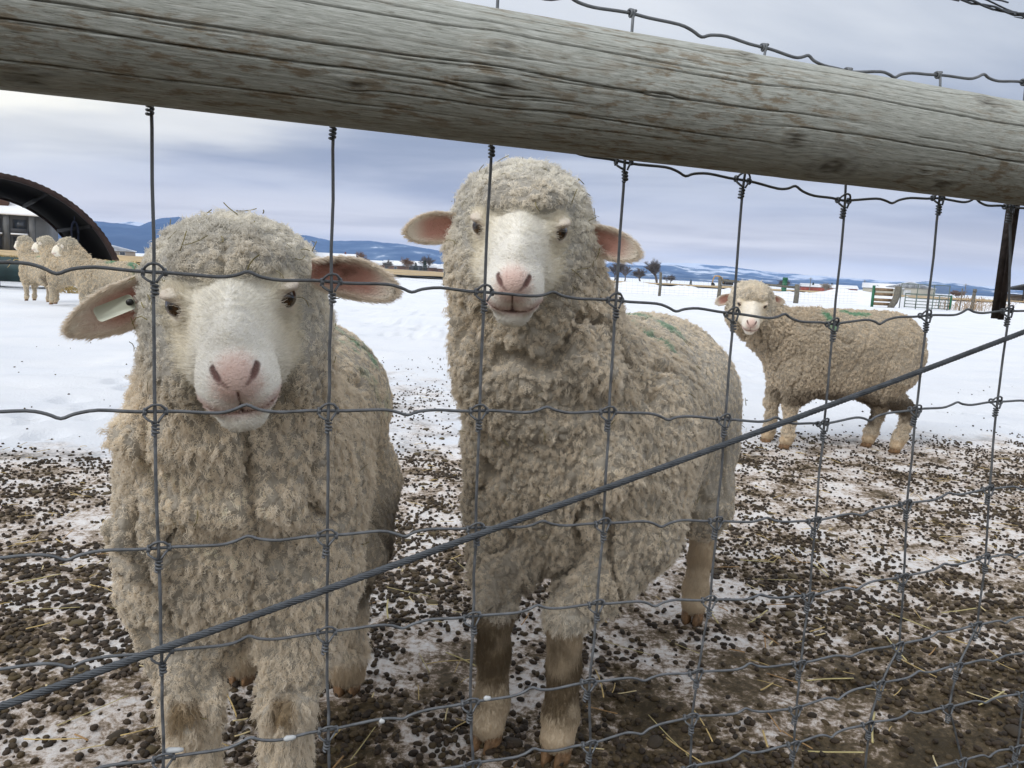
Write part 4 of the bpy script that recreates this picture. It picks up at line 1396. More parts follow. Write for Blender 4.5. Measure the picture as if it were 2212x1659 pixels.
def build_sheep(name, label, group, loc, theta, S, head, feet, ears, col_fn, fine, coarse, wool, seed, subd=True,
                lower_r=0.024, woolly_legs=False, neck_r=(0.15, 0.105), mult=None, extra=None, tag_ear=None, hay=0):
    """loc/theta: origin on the ground and heading; head: dict(E world eye midpoint, a, p, roll, s)."""
    rg = np.random.default_rng(seed)
    root = empty(name, loc, theta)
    tag(root, label, 'sheep', group)
    ct, st = math.cos(theta), math.sin(theta)
    Rt = np.array([[ct, st, 0], [-st, ct, 0], [0, 0, 1]])     # world -> local rotation
    loc = np.array(loc, float)
    tl = lambda p: (Rt @ (np.array(p, float) - loc))
    hs = head['s']
    AX = head_axes(head['a'] - theta, head['p'], head['roll'])
    E = tl(head['E'])
    O = E - hs * (AX[0] * EYE[0] + AX[2] * EYE[2])
    AXf = AX.astype(np.float32); Of = O.astype(np.float32)
    toh = lambda P: ((P - Of) @ AXf.T) / np.float32(hs)
    fromh = lambda q: O + hs * (np.array(q) @ AX)
    nb = fromh((-0.05, 0, -0.055))
    ml = dict(chest=1.0, body=1.0)
    if mult: ml.update(mult)
    cw, bw = ml['chest'], ml['body']
    hx = ml.get('hipx', -0.33)
    FL, FR, HL, HR = [np.array(f, float) for f in feet]

    def legs_wool(P):
        d = None
        for s_, f_ in ((1, FL), (-1, FR)):
            sh = np.array([0.17 * S, s_ * 0.105 * S * cw, 0.42 * S]); kn = np.array([f_[0] + 0.01, f_[1], ml.get('knee', 0.245) * S])
            el = (sh + kn) / 2 + np.array([-0.015, 0, 0.0])
            e = smin(rcone(P, sh, el, 0.098 * S, 0.070 * S), rcone(P, el, kn, 0.068 * S, (0.042 if woolly_legs else 0.042) * S), 0.03)
            d = e if d is None else np.minimum(d, e)
        for s_, f_ in ((1, HL), (-1, HR)):
            hp = np.array([hx * S, s_ * 0.10 * S * bw, 0.46 * S]); sf = np.array([(f_[0] + 0.07 + hx * S) / 2 + 0.05, f_[1] * 1.02, 0.37 * S])
            hk = np.array([f_[0] - 0.035, f_[1], 0.245 * S])
            e = smin(rcone(P, hp, sf, 0.135 * S, 0.088 * S), rcone(P, sf, hk, 0.080 * S, 0.042 * S), 0.05)
            d = np.minimum(d, e)
        return d

    def legs_low(P):
        d = None
        for f_, hind in ((FL, 0), (FR, 0), (HL, 1), (HR, 1)):
            kn = np.array([f_[0] + (-0.035 if hind else 0.01), f_[1], (0.245 if hind else ml.get('knee', 0.245)) * S])
            ft = np.array([f_[0] + (0.0 if hind else 0.002), f_[1], 0.085]); co = np.array([f_[0] + 0.012, f_[1], 0.047])
            lr = lower_r
            mid = (kn + ft) / 2 + np.array([-0.004, 0, 0])
            e = smin(rcone(P, kn, mid, lr * 1.25, lr * 0.92), rcone(P, mid, ft, lr * 0.92, lr * 1.12), 0.02)
            e = smin(e, rcone(P, ft, co, lr * 1.1, lr * 1.08), 0.012)
            d = e if d is None else np.minimum(d, e)
        return d

    def torso(P):
        Pn = P.copy(); Pn[:, 1] = np.abs(Pn[:, 1])
        tz = ml.get('tz', 0.0)
        d = rcone(P, (0.10 * S, 0, (0.555 + tz) * S), (hx * S, 0, (0.55 + tz) * S), 0.200 * S * bw, 0.205 * S * bw)
        d = smin(d, ell(P, (0.165 * S, 0, (0.50 + ml.get('cz', 0.0)) * S), (0.15 * S, 0.17 * S * cw, 0.20 * S)), 0.06)
        d = smin(d, ell(Pn, (0.11 * S, 0.10 * S * cw, (0.50 + ml.get('cz', 0.0) * 0.6) * S), (0.13 * S, 0.095 * S, 0.19 * S)), 0.06)
        d = smin(d, ell(P, ((hx - 0.05) * S, 0, (0.54 + tz * 0.8) * S), (0.14 * S, 0.19 * S * bw, 0.20 * S)), 0.06)
        d = smin(d, ell(P, (-0.08 * S, 0, (0.47 - ml.get('bz', 0.0)) * S), (0.29 * S, 0.17 * S * bw, 0.15 * S)), 0.06)
        mid = (np.array([0.20 * S, 0, 0.60 * S]) + nb) / 2 + np.array([0.005, 0, -0.01])
        nk = smin(rcone(P, (0.15 * S, 0, 0.58 * S), mid, neck_r[0] * S, (neck_r[0] + neck_r[1]) / 2 * S), rcone(P, mid, nb, (neck_r[0] + neck_r[1]) / 2 * S, neck_r[1] * S), 0.04)
        d = smin(d, nk, 0.07)
        d = smin(d, rcone(P, ((hx - 0.14) * S, 0, (0.62 + tz) * S), ((hx - 0.165) * S, 0, 0.47 * S), 0.045 * S, 0.035 * S), 0.04)    # tail
        if extra is not None:
            for c_, r_ in extra: d = smin(d, ell(P, c_, r_), 0.014)
        return d

    def parts(P):
        P = np.asarray(P, np.float32)
        dw = torso(P)
        rO = np.linalg.norm(P - Of, axis=1)
        df = np.maximum(rO - 0.26 * hs, 0.05)
        m = rO < 0.33 * hs
        if m.any():
            q = toh(P[m])
            df[m] = sd_face(q) * hs
            dw[m] = smin(dw[m], sd_headwool(q, head.get('fl', 1.0)) * hs, 0.035)
        m = P[:, 2] < 0.72 * S
        if m.any():
            dw[m] = smin(dw[m], legs_wool(P[m]), 0.045)
        dl = np.maximum(P[:, 2] - 0.34 * S, 0.05)
        m = P[:, 2] < 0.42 * S
        if m.any():
            dl[m] = legs_low(P[m])
        return df, dw, dl

    def sdf(P):
        P = np.asarray(P, np.float32)
        df, dw, dl = parts(P)
        return smin(smin(df, dw, 0.008), dl, 0.010).astype(np.float32)

    hl, hh = O - 0.17 * hs, O + 0.17 * hs
    nose = fromh((0.22, 0, -0.03))
    hl = np.minimum(hl, nose - 0.06); hh = np.maximum(hh, nose + 0.06)
    lo = np.array([(hx - 0.32) * S, -0.33 * S, 0.02]); hi = np.array([0.42 * S, 0.33 * S, 0.80 * S])
    lo = np.minimum(lo, hl - 0.02); lo[2] = 0.02; hi = np.maximum(hi, hh + 0.02)
    ax = [axis_pts(lo[d], hi[d], coarse, hl[d], hh[d], fine) for d in range(3)]
    V, Q = surface_nets(sdf, *ax)
    if subd:
        V = project(V, Q, sdf, 1)
        V, Q = subdivide(V, Q)
        V = project(V, Q, sdf, 2)
    Nrm = vnormals(V, Q)
    df, dw, dl = parts(V)
    q = toh(V)
    # masks
    wm = sstep(-0.004, 0.010, np.minimum(df, dl) - dw)         # 1 on wool
    isleg = (dl < df) & (dl < dw + 0.004)
    if woolly_legs:
        wm = np.maximum(wm, 0.8 * isleg * sstep(0.055, 0.085, V[:, 2]))
    face = (1 - wm) * (~isleg)
    onhead = sstep(0.16, 0.10, np.linalg.norm(q - np.array([-0.02, 0, 0.0]), axis=1))
    near_face = sstep(0.035, 0.0, df) * wm * sstep(-0.02, 0.01, q[:, 0])     # short cheek wool
    # ---- colour
    col, leglen = col_fn(V, q, wm, face, isleg, onhead)
    # face details, colours of skin
    aq = np.abs(q[:, 1])
    nose_c = np.array([0.72, 0.50, 0.44])
    dn = np.linalg.norm((q - np.array([0.218, 0, -0.038])) * np.array([1, 1.15, 0.95]), axis=1)
    pink = sstep(0.042, 0.014, dn) * face
    col = mixc(col, nose_c, pink * 0.85)
    um = mouth_u(q[:, 1])
    lips = sstep(0.014, 0.002, np.abs(q[:, 2] - um - 0.003)) * sstep(0.14, 0.17, q[:, 0]) * face
    col = mixc(col, (0.62, 0.40, 0.35), lips * 0.6)
    slit = sstep(0.0035, 0.0010, np.abs(q[:, 2] - um)) * (q[:, 0] > 0.14) * face
    col = mixc(col, (0.40, 0.22, 0.19), slit * 0.8)
    phm = sstep(0.0017, 0.0004, aq) * (np.abs(q[:, 2] + 0.065) < 0.015) * (q[:, 0] > 0.17) * face
    col = mixc(col, (0.26, 0.12, 0.10), phm * 0.8)
    ay = q.copy(); ay[:, 1] = aq
    nz = nostril(ay)
    col = mixc(col, (0.13, 0.055, 0.048), sstep(0.0018, -0.0004, nz))
    de = np.linalg.norm(ay - (np.array(EYE) + np.array([0.007, 0.009, 0.0])), axis=1)
    col = mixc(col, (0.50, 0.38, 0.32), sstep(0.025, 0.014, de) * 0.55 * face)
    side_ = sstep(0.05, -0.12, V[:, 0]) * (1 - onhead)
    # ---- wool lumps (real relief)
    if wool['amp'] > 0:
        sc_ = wool['cell']
        Pw = V + 0.010 * np.stack([vnoise(V * 28, seed + 1), vnoise(V * 28, seed + 2), vnoise(V * 28, seed + 3)], 1)
        side = sstep(0.05, -0.12, V[:, 0]) * (1 - onhead)       # ribs run down the flanks
        st3 = np.stack([np.ones(len(V)), np.ones(len(V)), 1 - 0.62 * side], 1)
        f1, f2 = voronoi(Pw / sc_ * st3, seed)
        lump = np.clip((f2 - f1) * wool.get('sharp', 2.0), 0, 1) ** 0.6
        big = fbm(V * 11, 3, seed + 4)
        fold = 1 - np.abs(fbm(V * np.array([9, 9, 4.5]), 2, seed + 8))     # creases
        crease = sstep(0.90, 0.985, fold) * (1 - 0.8 * onhead)
        a_ = wool['amp'] * (1 - wool.get('flat', 0.35) * side) * wm * (1 - 0.55 * onhead) * (1 - 0.7 * near_face)
        V = V + Nrm * (a_ * (lump - 0.5 + 0.6 * big - wool.get('crease', 1.6) * crease))[:, None].astype(np.float32)
        lumpf = np.clip(lump - 0.7 * crease, 0, 1) * (1 - wool.get('flank', 0.55) * side)
    else:
        lumpf = np.ones(len(V))
    V = V.astype(np.float32)
    Nrm = vnormals(V, Q)
    # ---- ears
    flow = np.zeros_like(V); flow[:, 2] = -1
    flow = flow - Nrm * (flow * Nrm).sum(1)[:, None]
    bk = -AX[0][None, :] + 0.25 * np.sign(q[:, 1])[:, None] * AX[1][None, :]
    bk = bk - Nrm * (bk * Nrm).sum(1)[:, None]
    fw = np.clip(face + onhead * 0.7, 0, 1)
    flow = flow * (1 - fw)[:, None] + bk * fw[:, None]
    flen = wool['len'] * (1 - 0.25 * side_) * (1 + 0.45 * fbm(V * 9, 2, seed + 71)) * (0.5 + 0.5 * lumpf) * (1 - 0.15 * onhead) * (1 - 0.45 * near_face)
    flen = np.where(isleg, leglen, flen)
    flow = np.where(isleg[:, None], flow * 1.5, flow)
    muzzle = sstep(0.12, 0.19, q[:, 0]) * face
    flen = np.where(face > 0.5, 0.0085 - 0.0050 * muzzle, flen)
    wW = wm.copy()
    bare = np.maximum(np.maximum(sstep(0.0035, 0.0, nz), sstep(0.023, 0.018, de)), sstep(0.026, 0.016, dn) * (q[:, 2] > -0.060) * 0.9)
    wF = (1 - wm) * (1 - bare * face)
    Vs, Qs, Cs, Fl, Ln, WW, WF = [V], [Q], [col], [flow], [flen], [wW], [wF]
    nv = len(V)
    for er in ears:
        r_, t_, fd = tl(er['root']), tl(er['tip']), Rt @ np.array(er['face'], float)
        ev, eq, inn, s_, tt, ed = ear_mesh(r_, t_, fd, er.get('w', 0.062) * hs, er.get('cup', 0.4))
        cream = np.array(er.get('cream', (0.84, 0.77, 0.67)))
        pk = np.array(er.get('pink', (0.55, 0.27, 0.22)))
        k_ = inn * sstep(0.92, 0.45, np.abs(tt)) * sstep(0.95, 0.6, s_)
        nz_ = vnoise(ev * 90, seed + 31) * 0.5 + 0.5
        ec = mixc(np.tile(cream, (len(ev), 1)), pk, k_ * 0.9)
        ec = mixc(ec, (0.10, 0.05, 0.04), k_ * sstep(0.55, 0.8, nz_) * 0.7 * sstep(0.8, 0.2, s_))
        Vs.append(ev); Qs.append(eq + nv); Cs.append(ec); nv += len(ev)
        Fl.append(np.tile(ed, (len(ev), 1))); Ln.append(np.where(k_ > 0.3, 0.0035, 0.0062)); WW.append(np.zeros(len(ev)))
        WF.append(np.where(k_ > 0.4, 0.5, 3.0))
    V = np.concatenate(Vs).astype(np.float32); Q = np.concatenate(Qs); col = np.concatenate(Cs)
    flow = np.concatenate(Fl); flen = np.concatenate(Ln); wW = np.concatenate(WW); wF = np.concatenate(WF)
    Nrm = vnormals(V, Q)
    under = col * (1 - 0.52 * wW)[:, None]       # wool base colour darkened to stand in for shade between the fibres
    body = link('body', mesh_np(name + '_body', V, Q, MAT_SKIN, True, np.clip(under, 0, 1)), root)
    # ---- fibres
    if wool['n'] > 0:
        dens = wW * (1 + wool.get('headw', 0.8) * np.r_[onhead, np.zeros(len(V) - len(onhead))])
        p_, r_, c_ = grow(V, Q, Nrm, dens, flow, flen, col, wool['n'], wool['per'], wool['rc'], wool['rad'], rg,
                          curl=wool['curl'], turns=wool.get('turns', 1.6), k=wool.get('k', 6), lift=wool.get('lift', 0.8), lay=wool.get('lay', 0.45),
                          jit=wool.get('jit', 0.28), conv=wool.get('conv', 0.6), cvar=0.10)
        curves_obj('fleece', p_, r_, c_, MAT_WOOL, root)
    if wool.get('fur', 0) > 0:
        p_, r_, c_ = grow(V, Q, Nrm, wF, flow, flen, col, wool['fur'], 3, 0.0022, wool.get('furrad', 0.00032), rg, k=4,
                          curl=0.0, lift=0.32, lay=0.95, jit=0.12, conv=0.2, cvar=0.06, sink=0.0008)
        curves_obj('short_hair', p_, r_, c_, MAT_FUR, root)
    # ---- eyes, hooves
    er_ = 0.0150 * hs
    for s_ in (1, -1):
        e_ = link('eye', eye_mesh(er_), root)
        ep = fromh((EYE[0] - 0.0010, s_ * (EYE[1] - 0.0018), EYE[2] - 0.0005))
        o_ = AX.T @ unit((EYE_O[0], s_ * EYE_O[1], EYE_O[2]))
        zz = AX[2] - o_ * (AX[2] @ o_); zz = unit(zz)
        yy = np.cross(zz, o_)
        M = Matrix(((o_[0], yy[0], zz[0], ep[0]), (o_[1], yy[1], zz[1], ep[1]), (o_[2], yy[2], zz[2], ep[2]), (0, 0, 0, 1)))
        e_.matrix_local = M
    for f_ in (FL, FR, HL, HR):
        link('hoof', HOOF, root, (f_[0] + 0.012, f_[1], 0.0))
    if tag_ear is not None:
        r_, d_, n_ = tl(tag_ear['p']), Rt @ unit(tag_ear['d']), Rt @ unit(tag_ear['n'])
        n_ = unit(n_ - d_ * (n_ @ d_)); s_ = np.cross(n_, d_)
        Lx, Wx, Tx = tag_ear['size']
        mb = MB()
        nn = 6
        pol = []
        for cx, cy, a0 in ((Lx / 2, Wx / 2, 0), (-Lx / 2, Wx / 2, 90), (-Lx / 2, -Wx / 2, 180), (Lx / 2, -Wx / 2, 270)):
            rr = Wx * 0.28
            for k in range(nn):
                a = R(a0 + 90 * k / (nn - 1))
                pol.append((cx - math.copysign(rr, cx) + rr * math.cos(a), cy - math.copysign(rr, cy) + rr * math.sin(a)))
        mb.prism(pol, -Tx / 2, Tx / 2)
        M = Matrix(((d_[0], n_[0], s_[0], r_[0]), (d_[1], n_[1], s_[1], r_[1]), (d_[2], n_[2], s_[2], r_[2]), (0, 0, 0, 1)))
        t_ = mb.build('ear_tag', MAT_TAG, root); t_.matrix_local = M
        st_ = MB(); st_.tube([(-Lx / 2 + 0.004, -0.004, 0), (-Lx / 2 + 0.004, 0.006, 0)], 0.004, 12)
        s2 = st_.build('tag_stud', flat('tag_stud_black', (0.02, 0.02, 0.02), 0.4), root); s2.matrix_local = M
    if hay:
        hw = np.r_[wm * (0.15 + 2.2 * onhead), np.zeros(len(V) - len(wm))]
        p_, n_, at, _ = sample_surface(V, Q, Nrm, hw, hay, rg)
        mb = MB()
        a, b = tangents(n_)
        for i in range(hay):
            d_ = unit(a[i] * rg.normal() + b[i] * rg.normal() + n_[i] * rg.normal(0, 0.35))
            L_ = rg.uniform(0.008, 0.030); bw_ = rg.normal(0, 0.15)
            c_ = p_[i] + n_[i] * rg.uniform(0.006, 0.013)
            sd_ = np.cross(d_, n_[i])
            pts = [c_ + d_ * L_ * (t - 0.5) + sd_ * bw_ * L_ * (t - 0.5) ** 2 * 4 for t in (0, 0.35, 0.7, 1)]
            mb.tube(pts, rg.uniform(0.0003, 0.0008), 5)
        h_ = mb.build('hay_bits', MAT_HAY, root); h_['kind'] = 'stuff'
    return root, dict(tl=tl, O=O, AX=AX)

# ---- colours of the flock
WOOL_A = np.array([0.87, 0.79, 0.665])     # clean fleece
WOOL_G = np.array([0.80, 0.775, 0.71])      # grey head wool
FACE = np.array([0.91, 0.89, 0.83])


def base_cols(V, q, wm, face, isleg, onhead, seed, tone=1.0):
    n1 = fbm(V * 7, 3, seed + 50); n2 = fbm(V * 26, 2, seed + 60)
    col = np.tile(WOOL_A * tone, (len(V), 1)) * (1 + 0.16 * n1 + 0.10 * n2)[:, None]
    g = WOOL_G * (1 + 0.10 * n1 + 0.24 * n2)[:, None]
    col = col * (1 - onhead[:, None]) + g * onhead[:, None]
    fc = np.tile(FACE, (len(V), 1)) * (1 + 0.05 * n2)[:, None]
    cheek = sstep(0.02, 0.06, np.abs(q[:, 1])) * sstep(0.16, 0.08, q[:, 0])
    fc = mixc(fc, (0.80, 0.75, 0.63), cheek * 0.8)
    fk = np.clip(face, 0, 1)[:, None]
    col = col * (1 - fk) + fc * fk
    col = np.where(isleg[:, None], np.array([0.60, 0.50, 0.37]) * (1 + 0.18 * n2)[:, None], col)
    return col, n1, n2


GREEN = np.array([0.030, 0.36, 0.20])


def seg(x, y, pts, w):
    """soft mask of a painted stroke through points of the back"""
    d = np.full(len(x), 9.0)
    for (ax, ay), (bx, by) in zip(pts[:-1], pts[1:]):
        ux, uy = bx - ax, by - ay
        t = np.clip(((x - ax) * ux + (y - ay) * uy) / (ux * ux + uy * uy), 0, 1)
        d = np.minimum(d, np.hypot(x - ax - t * ux, y - ay - t * uy))
    return sstep(w, w * 0.45, d)


def cols_1(V, q, wm, face, isleg, onhead):
    col, n1, n2 = base_cols(V, q, wm, face, isleg & (V[:, 2] < 0.075), onhead, 11)
    x, y, z = V.T
    g = sstep(0.15, 0.05, np.hypot((x + 0.23) / 1.2, (y - 0.11) / 0.6)) * (z > 0.6) * sstep(0.0, 0.5, n2 + 0.2 * n1 + 0.1)
    col = mixc(col, GREEN * 0.9 + 0.06, g * 0.7)
    kn = sstep(0.026, 0.008, np.abs(z - 0.245)) * sstep(0.238, 0.256, x + 0.006 * n2) * sstep(0.026, 0.012, np.minimum(np.abs(y - 0.085), np.abs(y + 0.05)))
    col = mixc(col, (0.30, 0.20, 0.09), kn * 0.8)
    br = sstep(-0.08, -0.18, x) * sstep(0.46, 0.38, z) * sstep(0.14, 0.22, z + 0.05 * n1)
    col = mixc(col, (0.085, 0.06, 0.035), br * 0.8)
    return col, np.where(z < 0.25, 0.012, 0.014)


def cols_2(V, q, wm, face, isleg, onhead):
    col, n1, n2 = base_cols(V, q, wm, face, isleg, onhead, 23, 0.93)
    x, y, z = V.T
    g1 = seg(x, y, [(-0.26, -0.03), (-0.191, 0.057), (-0.157, 0.114)], 0.030)
    g2 = seg(x, y, [(-0.021, 0.029), (0.038, 0.093), (0.013, 0.135)], 0.020)
    g = np.maximum(g1, g2) * (z > 0.6) * sstep(-0.5, 0.1, n2)
    col = mixc(col, GREEN * 0.8 + 0.08, g * 0.62)
    low = isleg * sstep(0.075, 0.11, z + 0.012 * n2) * (x > 0)
    col = mixc(col, (0.10, 0.068, 0.034), low * sstep(-0.6, 0.5, n2 + 0.8 * n1 + 0.25) * sstep(0.30, 0.24, z) * 0.85)
    bel = sstep(0.42, 0.33, z + 0.03 * n1) * sstep(0.22, 0.30, z) * sstep(0.02, 0.10, x) * sstep(-0.05, 0.35, n1 * 0.6 + n2 * 0.5 + 0.1) * sstep(0.10, 0.03, np.abs(y + 0.02))
    col = mixc(col, (0.16, 0.12, 0.075), bel * 0.6)
    return col, np.where(z > 0.16, 0.010, 0.007)


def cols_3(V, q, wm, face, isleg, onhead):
    col, n1, n2 = base_cols(V, q, wm, face, isleg & (V[:, 2] < 0.075), onhead, 37, 0.80)
    col = col * np.array([0.98, 0.94, 0.885])
    x, y, z = V.T
    g = np.maximum(seg(x, y, [(0.05, 0.08), (0.032, 0.165)], 0.028), seg(x, y, [(-0.06, 0.05), (-0.11, 0.085), (-0.19, 0.085)], 0.026)) * (z > 0.6)
    col = mixc(col, GREEN, np.clip(g, 0, 1) * sstep(-0.5, 0.1, n2) * 0.7)
    hk = sstep(0.10, 0.16, z) * sstep(0.36, 0.28, z) * sstep(-0.2, -0.3, x) * sstep(-0.2, 0.25, n1 + n2 * 0.4)
    col = mixc(col, (0.055, 0.035, 0.02), hk * 0.85)
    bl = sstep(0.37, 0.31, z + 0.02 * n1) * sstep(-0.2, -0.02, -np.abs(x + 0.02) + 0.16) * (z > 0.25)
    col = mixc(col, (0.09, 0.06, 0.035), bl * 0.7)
    return col, np.full(len(V), 0.010)


def cols_far(seed, mk):
    def f(V, q, wm, face, isleg, onhead):
        col, n1, n2 = base_cols(V, q, wm, face, isleg & (V[:, 2] < 0.075), onhead, seed, 1.0)
        col = col * np.array([0.90, 0.86, 0.78])
        x, y, z = V.T
        for (mx, my, rr) in mk:
            g = sstep(rr, rr * 0.4, np.hypot(x - mx, (y - my) * 0.8)) * (z > 0.58) * sstep(-0.5, 0.0, n2)
            col = mixc(col, GREEN, g * 0.75)
        br = sstep(-0.36, -0.44, x) * sstep(0.50, 0.40, z) * sstep(-0.3, 0.2, n1 + 0.2)
        col = mixc(col, (0.13, 0.08, 0.04), br * 0.6)
        return col, np.full(len(V), 0.010)
    return f


NEAR_WOOL = dict(amp=0.0050, cell=0.0155, len=0.0112, n=32000, per=13, rc=0.0048, rad=0.00037, curl=0.0021, turns=1.8, lay=0.6, jit=0.2, conv=0.48, fur=34000, headw=1.0, k=6, crease=4.2)

th1 = R(-86)
build_sheep('sheep', 'cream sheep close to the fence with grey topknot and white ear tag, at left', None,
            (-0.418, 1.30, 0), th1, 0.93,
            dict(E=(-0.332, 0.902, 0.850), a=R(-71), p=R(8), roll=R(7), s=1.0),
            [(0.215, 0.085), (0.225, -0.050), (-0.235, 0.115), (-0.27, -0.115)],
            [dict(root=(-0.405, 0.975, 0.868), tip=(-0.545, 0.935, 0.800), face=(0.15, -0.8, -0.45), w=0.066, cup=0.3),
             dict(root=(-0.255, 0.965, 0.890), tip=(-0.150, 0.965, 0.868), face=(0.1, -0.85, -0.5), w=0.062, cup=0.45)],
            cols_1, 0.0034, 0.0085, NEAR_WOOL, 101, woolly_legs=True, lower_r=0.033, neck_r=(0.165, 0.118),
            mult=dict(chest=0.93, body=0.95, hipx=-0.30, tz=0.090, cz=0.045, bz=0.02), hay=110,
            extra=[((0.325, 0.00, 0.665), (0.060, 0.115, 0.045)), ((0.300, 0.03, 0.585), (0.070, 0.120, 0.048)), ((0.270, -0.09, 0.52), (0.07, 0.06, 0.07))],
            tag_ear=dict(p=(-0.487, 0.935, 0.832), d=(-0.9, -0.15, -0.42), n=(0.1, -1, -0.1), size=(0.048, 0.019, 0.0022)))

th2 = R(-115)
build_sheep('sheep', 'taller sheep in the middle with raised head and brown stained front legs', None,
            (0.19, 1.60, 0), th2, 1.0,
            dict(E=(0.0, 1.220, 0.967), a=R(-92), p=R(13), roll=R(-1), s=1.02),
            [(0.265, 0.050), (0.292, -0.082), (-0.47, 0.145), (-0.44, -0.11)],
            [dict(root=(-0.088, 1.300, 0.972), tip=(-0.184, 1.270, 0.955), face=(-0.1, -0.9, -0.35), w=0.056, cup=0.5),
             dict(root=(0.092, 1.305, 0.968), tip=(0.198, 1.280, 0.938), face=(0.1, -0.9, -0.35), w=0.056, cup=0.5)],
            cols_2, 0.0034, 0.0085, dict(NEAR_WOOL, n=33000, amp=0.0082, cell=0.022, len=0.0115, rc=0.0048, lay=0.65, conv=0.52, crease=3.4, flat=0.5), 202, lower_r=0.029, neck_r=(0.178, 0.128),
            mult=dict(chest=1.12, body=1.09, hipx=-0.36, tz=0.04, bz=0.03, knee=0.285, cz=0.035), hay=150,
            extra=[((0.335, 0.02, 0.745), (0.065, 0.115, 0.050)), ((0.315, -0.02, 0.655), (0.075, 0.125, 0.052)), ((0.28, 0.10, 0.58), (0.07, 0.07, 0.08))])

# the sheep standing side-on in the snow
th3 = R(182)
build_sheep('sheep', 'brownish sheep standing side-on in clean snow with its head turned to the camera, at right', None,
            (1.73, 4.31, 0), th3, 0.98,
            dict(E=(1.255, 4.12, 0.790), a=R(-103), p=R(16), roll=R(-3), s=1.05),
            [(0.175, 0.085), (0.23, -0.05), (-0.46, 0.075), (-0.365, -0.06)],
            [dict(root=(1.18, 4.25, 0.825), tip=(1.09, 4.235, 0.785), face=(-0.1, -0.9, -0.2), w=0.06, cup=0.5),
             dict(root=(1.35, 4.22, 0.83), tip=(1.465, 4.235, 0.805), face=(0.1, -0.9, -0.5), w=0.055, cup=0.4)],
            cols_3, 0.006, 0.013, dict(amp=0.008, cell=0.028, len=0.015, n=19000, per=8, rc=0.0085, rad=0.0009, curl=0.003, fur=4000, furrad=0.0007, headw=1.0, k=5),
            303, woolly_legs=True, lower_r=0.032, neck_r=(0.155, 0.115), mult=dict(hipx=-0.35, body=1.07, bz=0.04, tz=0.03), hay=0)

# ---- the far flock at the left
FARW = dict(amp=0.012, cell=0.05, len=0.024, n=3500, per=6, rc=0.016, rad=0.0018, curl=0.004, k=4, fur=0, headw=0.6)


def far_sheep(label, x, y, th, S, Eh, a, p, seed, mk, earpts, hx=-0.36):
    build_sheep('sheep', label, 'sheep by the feed bunk', (x, y, gz(x, y)), th, S, dict(E=Eh, a=a, p=p, roll=0.0, s=1.08),
                [(0.24, 0.085), (0.30, -0.085), (-0.40, 0.09), (-0.33, -0.09)], earpts, cols_far(seed, mk), 0.011, 0.022, FARW, seed,
                subd=False, lower_r=0.036, woolly_legs=True, neck_r=(0.16, 0.115), mult=dict(hipx=hx))


def side_ears(E, a, w=0.06):
    """ears on both sides of a head looking along a"""
    E = np.array(E); f = np.array([math.cos(a), math.sin(a), 0]); l = np.array([-math.sin(a), math.cos(a), 0])
    b = E - f * 0.085
    return [dict(root=b + s * l * 0.075, tip=b + s * l * 0.19 - f * 0.03 + np.array([0, 0, -0.02]), face=f * 0.8 + np.array([0, 0, -0.4]), w=w, cup=0.5) for s in (1, -1)]


e_ = (-8.80, 13.75, 0.985); far_sheep('pale sheep at the far left looking away to the left', -8.25, 13.35, R(152), 1.04, e_, R(160), R(8), 61, [(-0.12, 0.0, 0.10)], side_ears(e_, R(160)))
e_ = (-7.76, 12.62, 0.975); far_sheep('sheep standing between the two far sheep, mostly hidden', -7.22, 12.45, R(172), 1.0, e_, R(176), R(12), 62, [], side_ears(e_, R(176)))
e_ = (-6.50, 11.06, 0.945); far_sheep('nearest sheep of the far flock, side-on with green marks on back and rump', -5.90, 11.0, R(176), 1.03, e_, R(178), R(14), 63, [(-0.16, 0.02, 0.10), (-0.50, 0.06, 0.09)], side_ears(e_, R(178)))
e_ = (-12.1, 16.3, 0.55); far_sheep('sheep in the shade by the feed bunk, cut off by the left edge', -11.35, 16.1, R(178), 0.95, e_, R(180), R(40), 64, [], [])

# ================================================================== WIRE FENCE, RAIL, CABLE
P0 = np.array([-0.31732, 0.67686, 0.0])
FD = np.array([0.93081, 0.36550, 0.0])       # along the fence
FN = np.array([-0.36550, 0.93081, 0.0])      # away from the camera
FANG = math.atan2(FD[1], FD[0])
fp = lambda s, z, n=0.0: P0 + FD * s + FN * n + np.array([0, 0, z])


def wire_mat(name, col, rough=0.42, metal=0.75):
    m, t, b = new_mat(name)
    L = t.links
    b.inputs['Roughness'].default_value = rough
    b.inputs['Metallic'].default_value = metal
    tc = N(t, 'ShaderNodeTexCoord')
    nz = N(t, 'ShaderNodeTexNoise', inp={'Scale': 90.0, 'Detail': 6.0}); L.new(tc.outputs['Object'], nz.inputs['Vector'])
    rp = ramp(t, [(0.35, tuple(c * 0.65 for c in col)), (0.6, col), (0.75, tuple(c * 1.3 for c in col))]); L.new(nz.outputs['Fac'], rp.inputs[0])
    L.new(rp.outputs[0], b.inputs['Base Color'])
    r2 = ramp(t, [(0.3, rough * 0.8), (0.7, min(1, rough * 1.5))]); L.new(nz.outputs['Fac'], r2.inputs[0]); L.new(r2.outputs[0], b.inputs['Roughness'])
    bp = N(t, 'ShaderNodeBump', inp={'Strength': 0.15, 'Distance': 0.001}); L.new(nz.outputs['Fac'], bp.inputs['Height']); L.new(bp.outputs[0], b.inputs['Normal'])
    return m


M_WIRE = wire_mat('galvanised_wire', (0.20, 0.215, 0.235), 0.5, 0.6)
M_CABLE = wire_mat('steel_cable', (0.13, 0.145, 0.165), 0.55, 0.6)

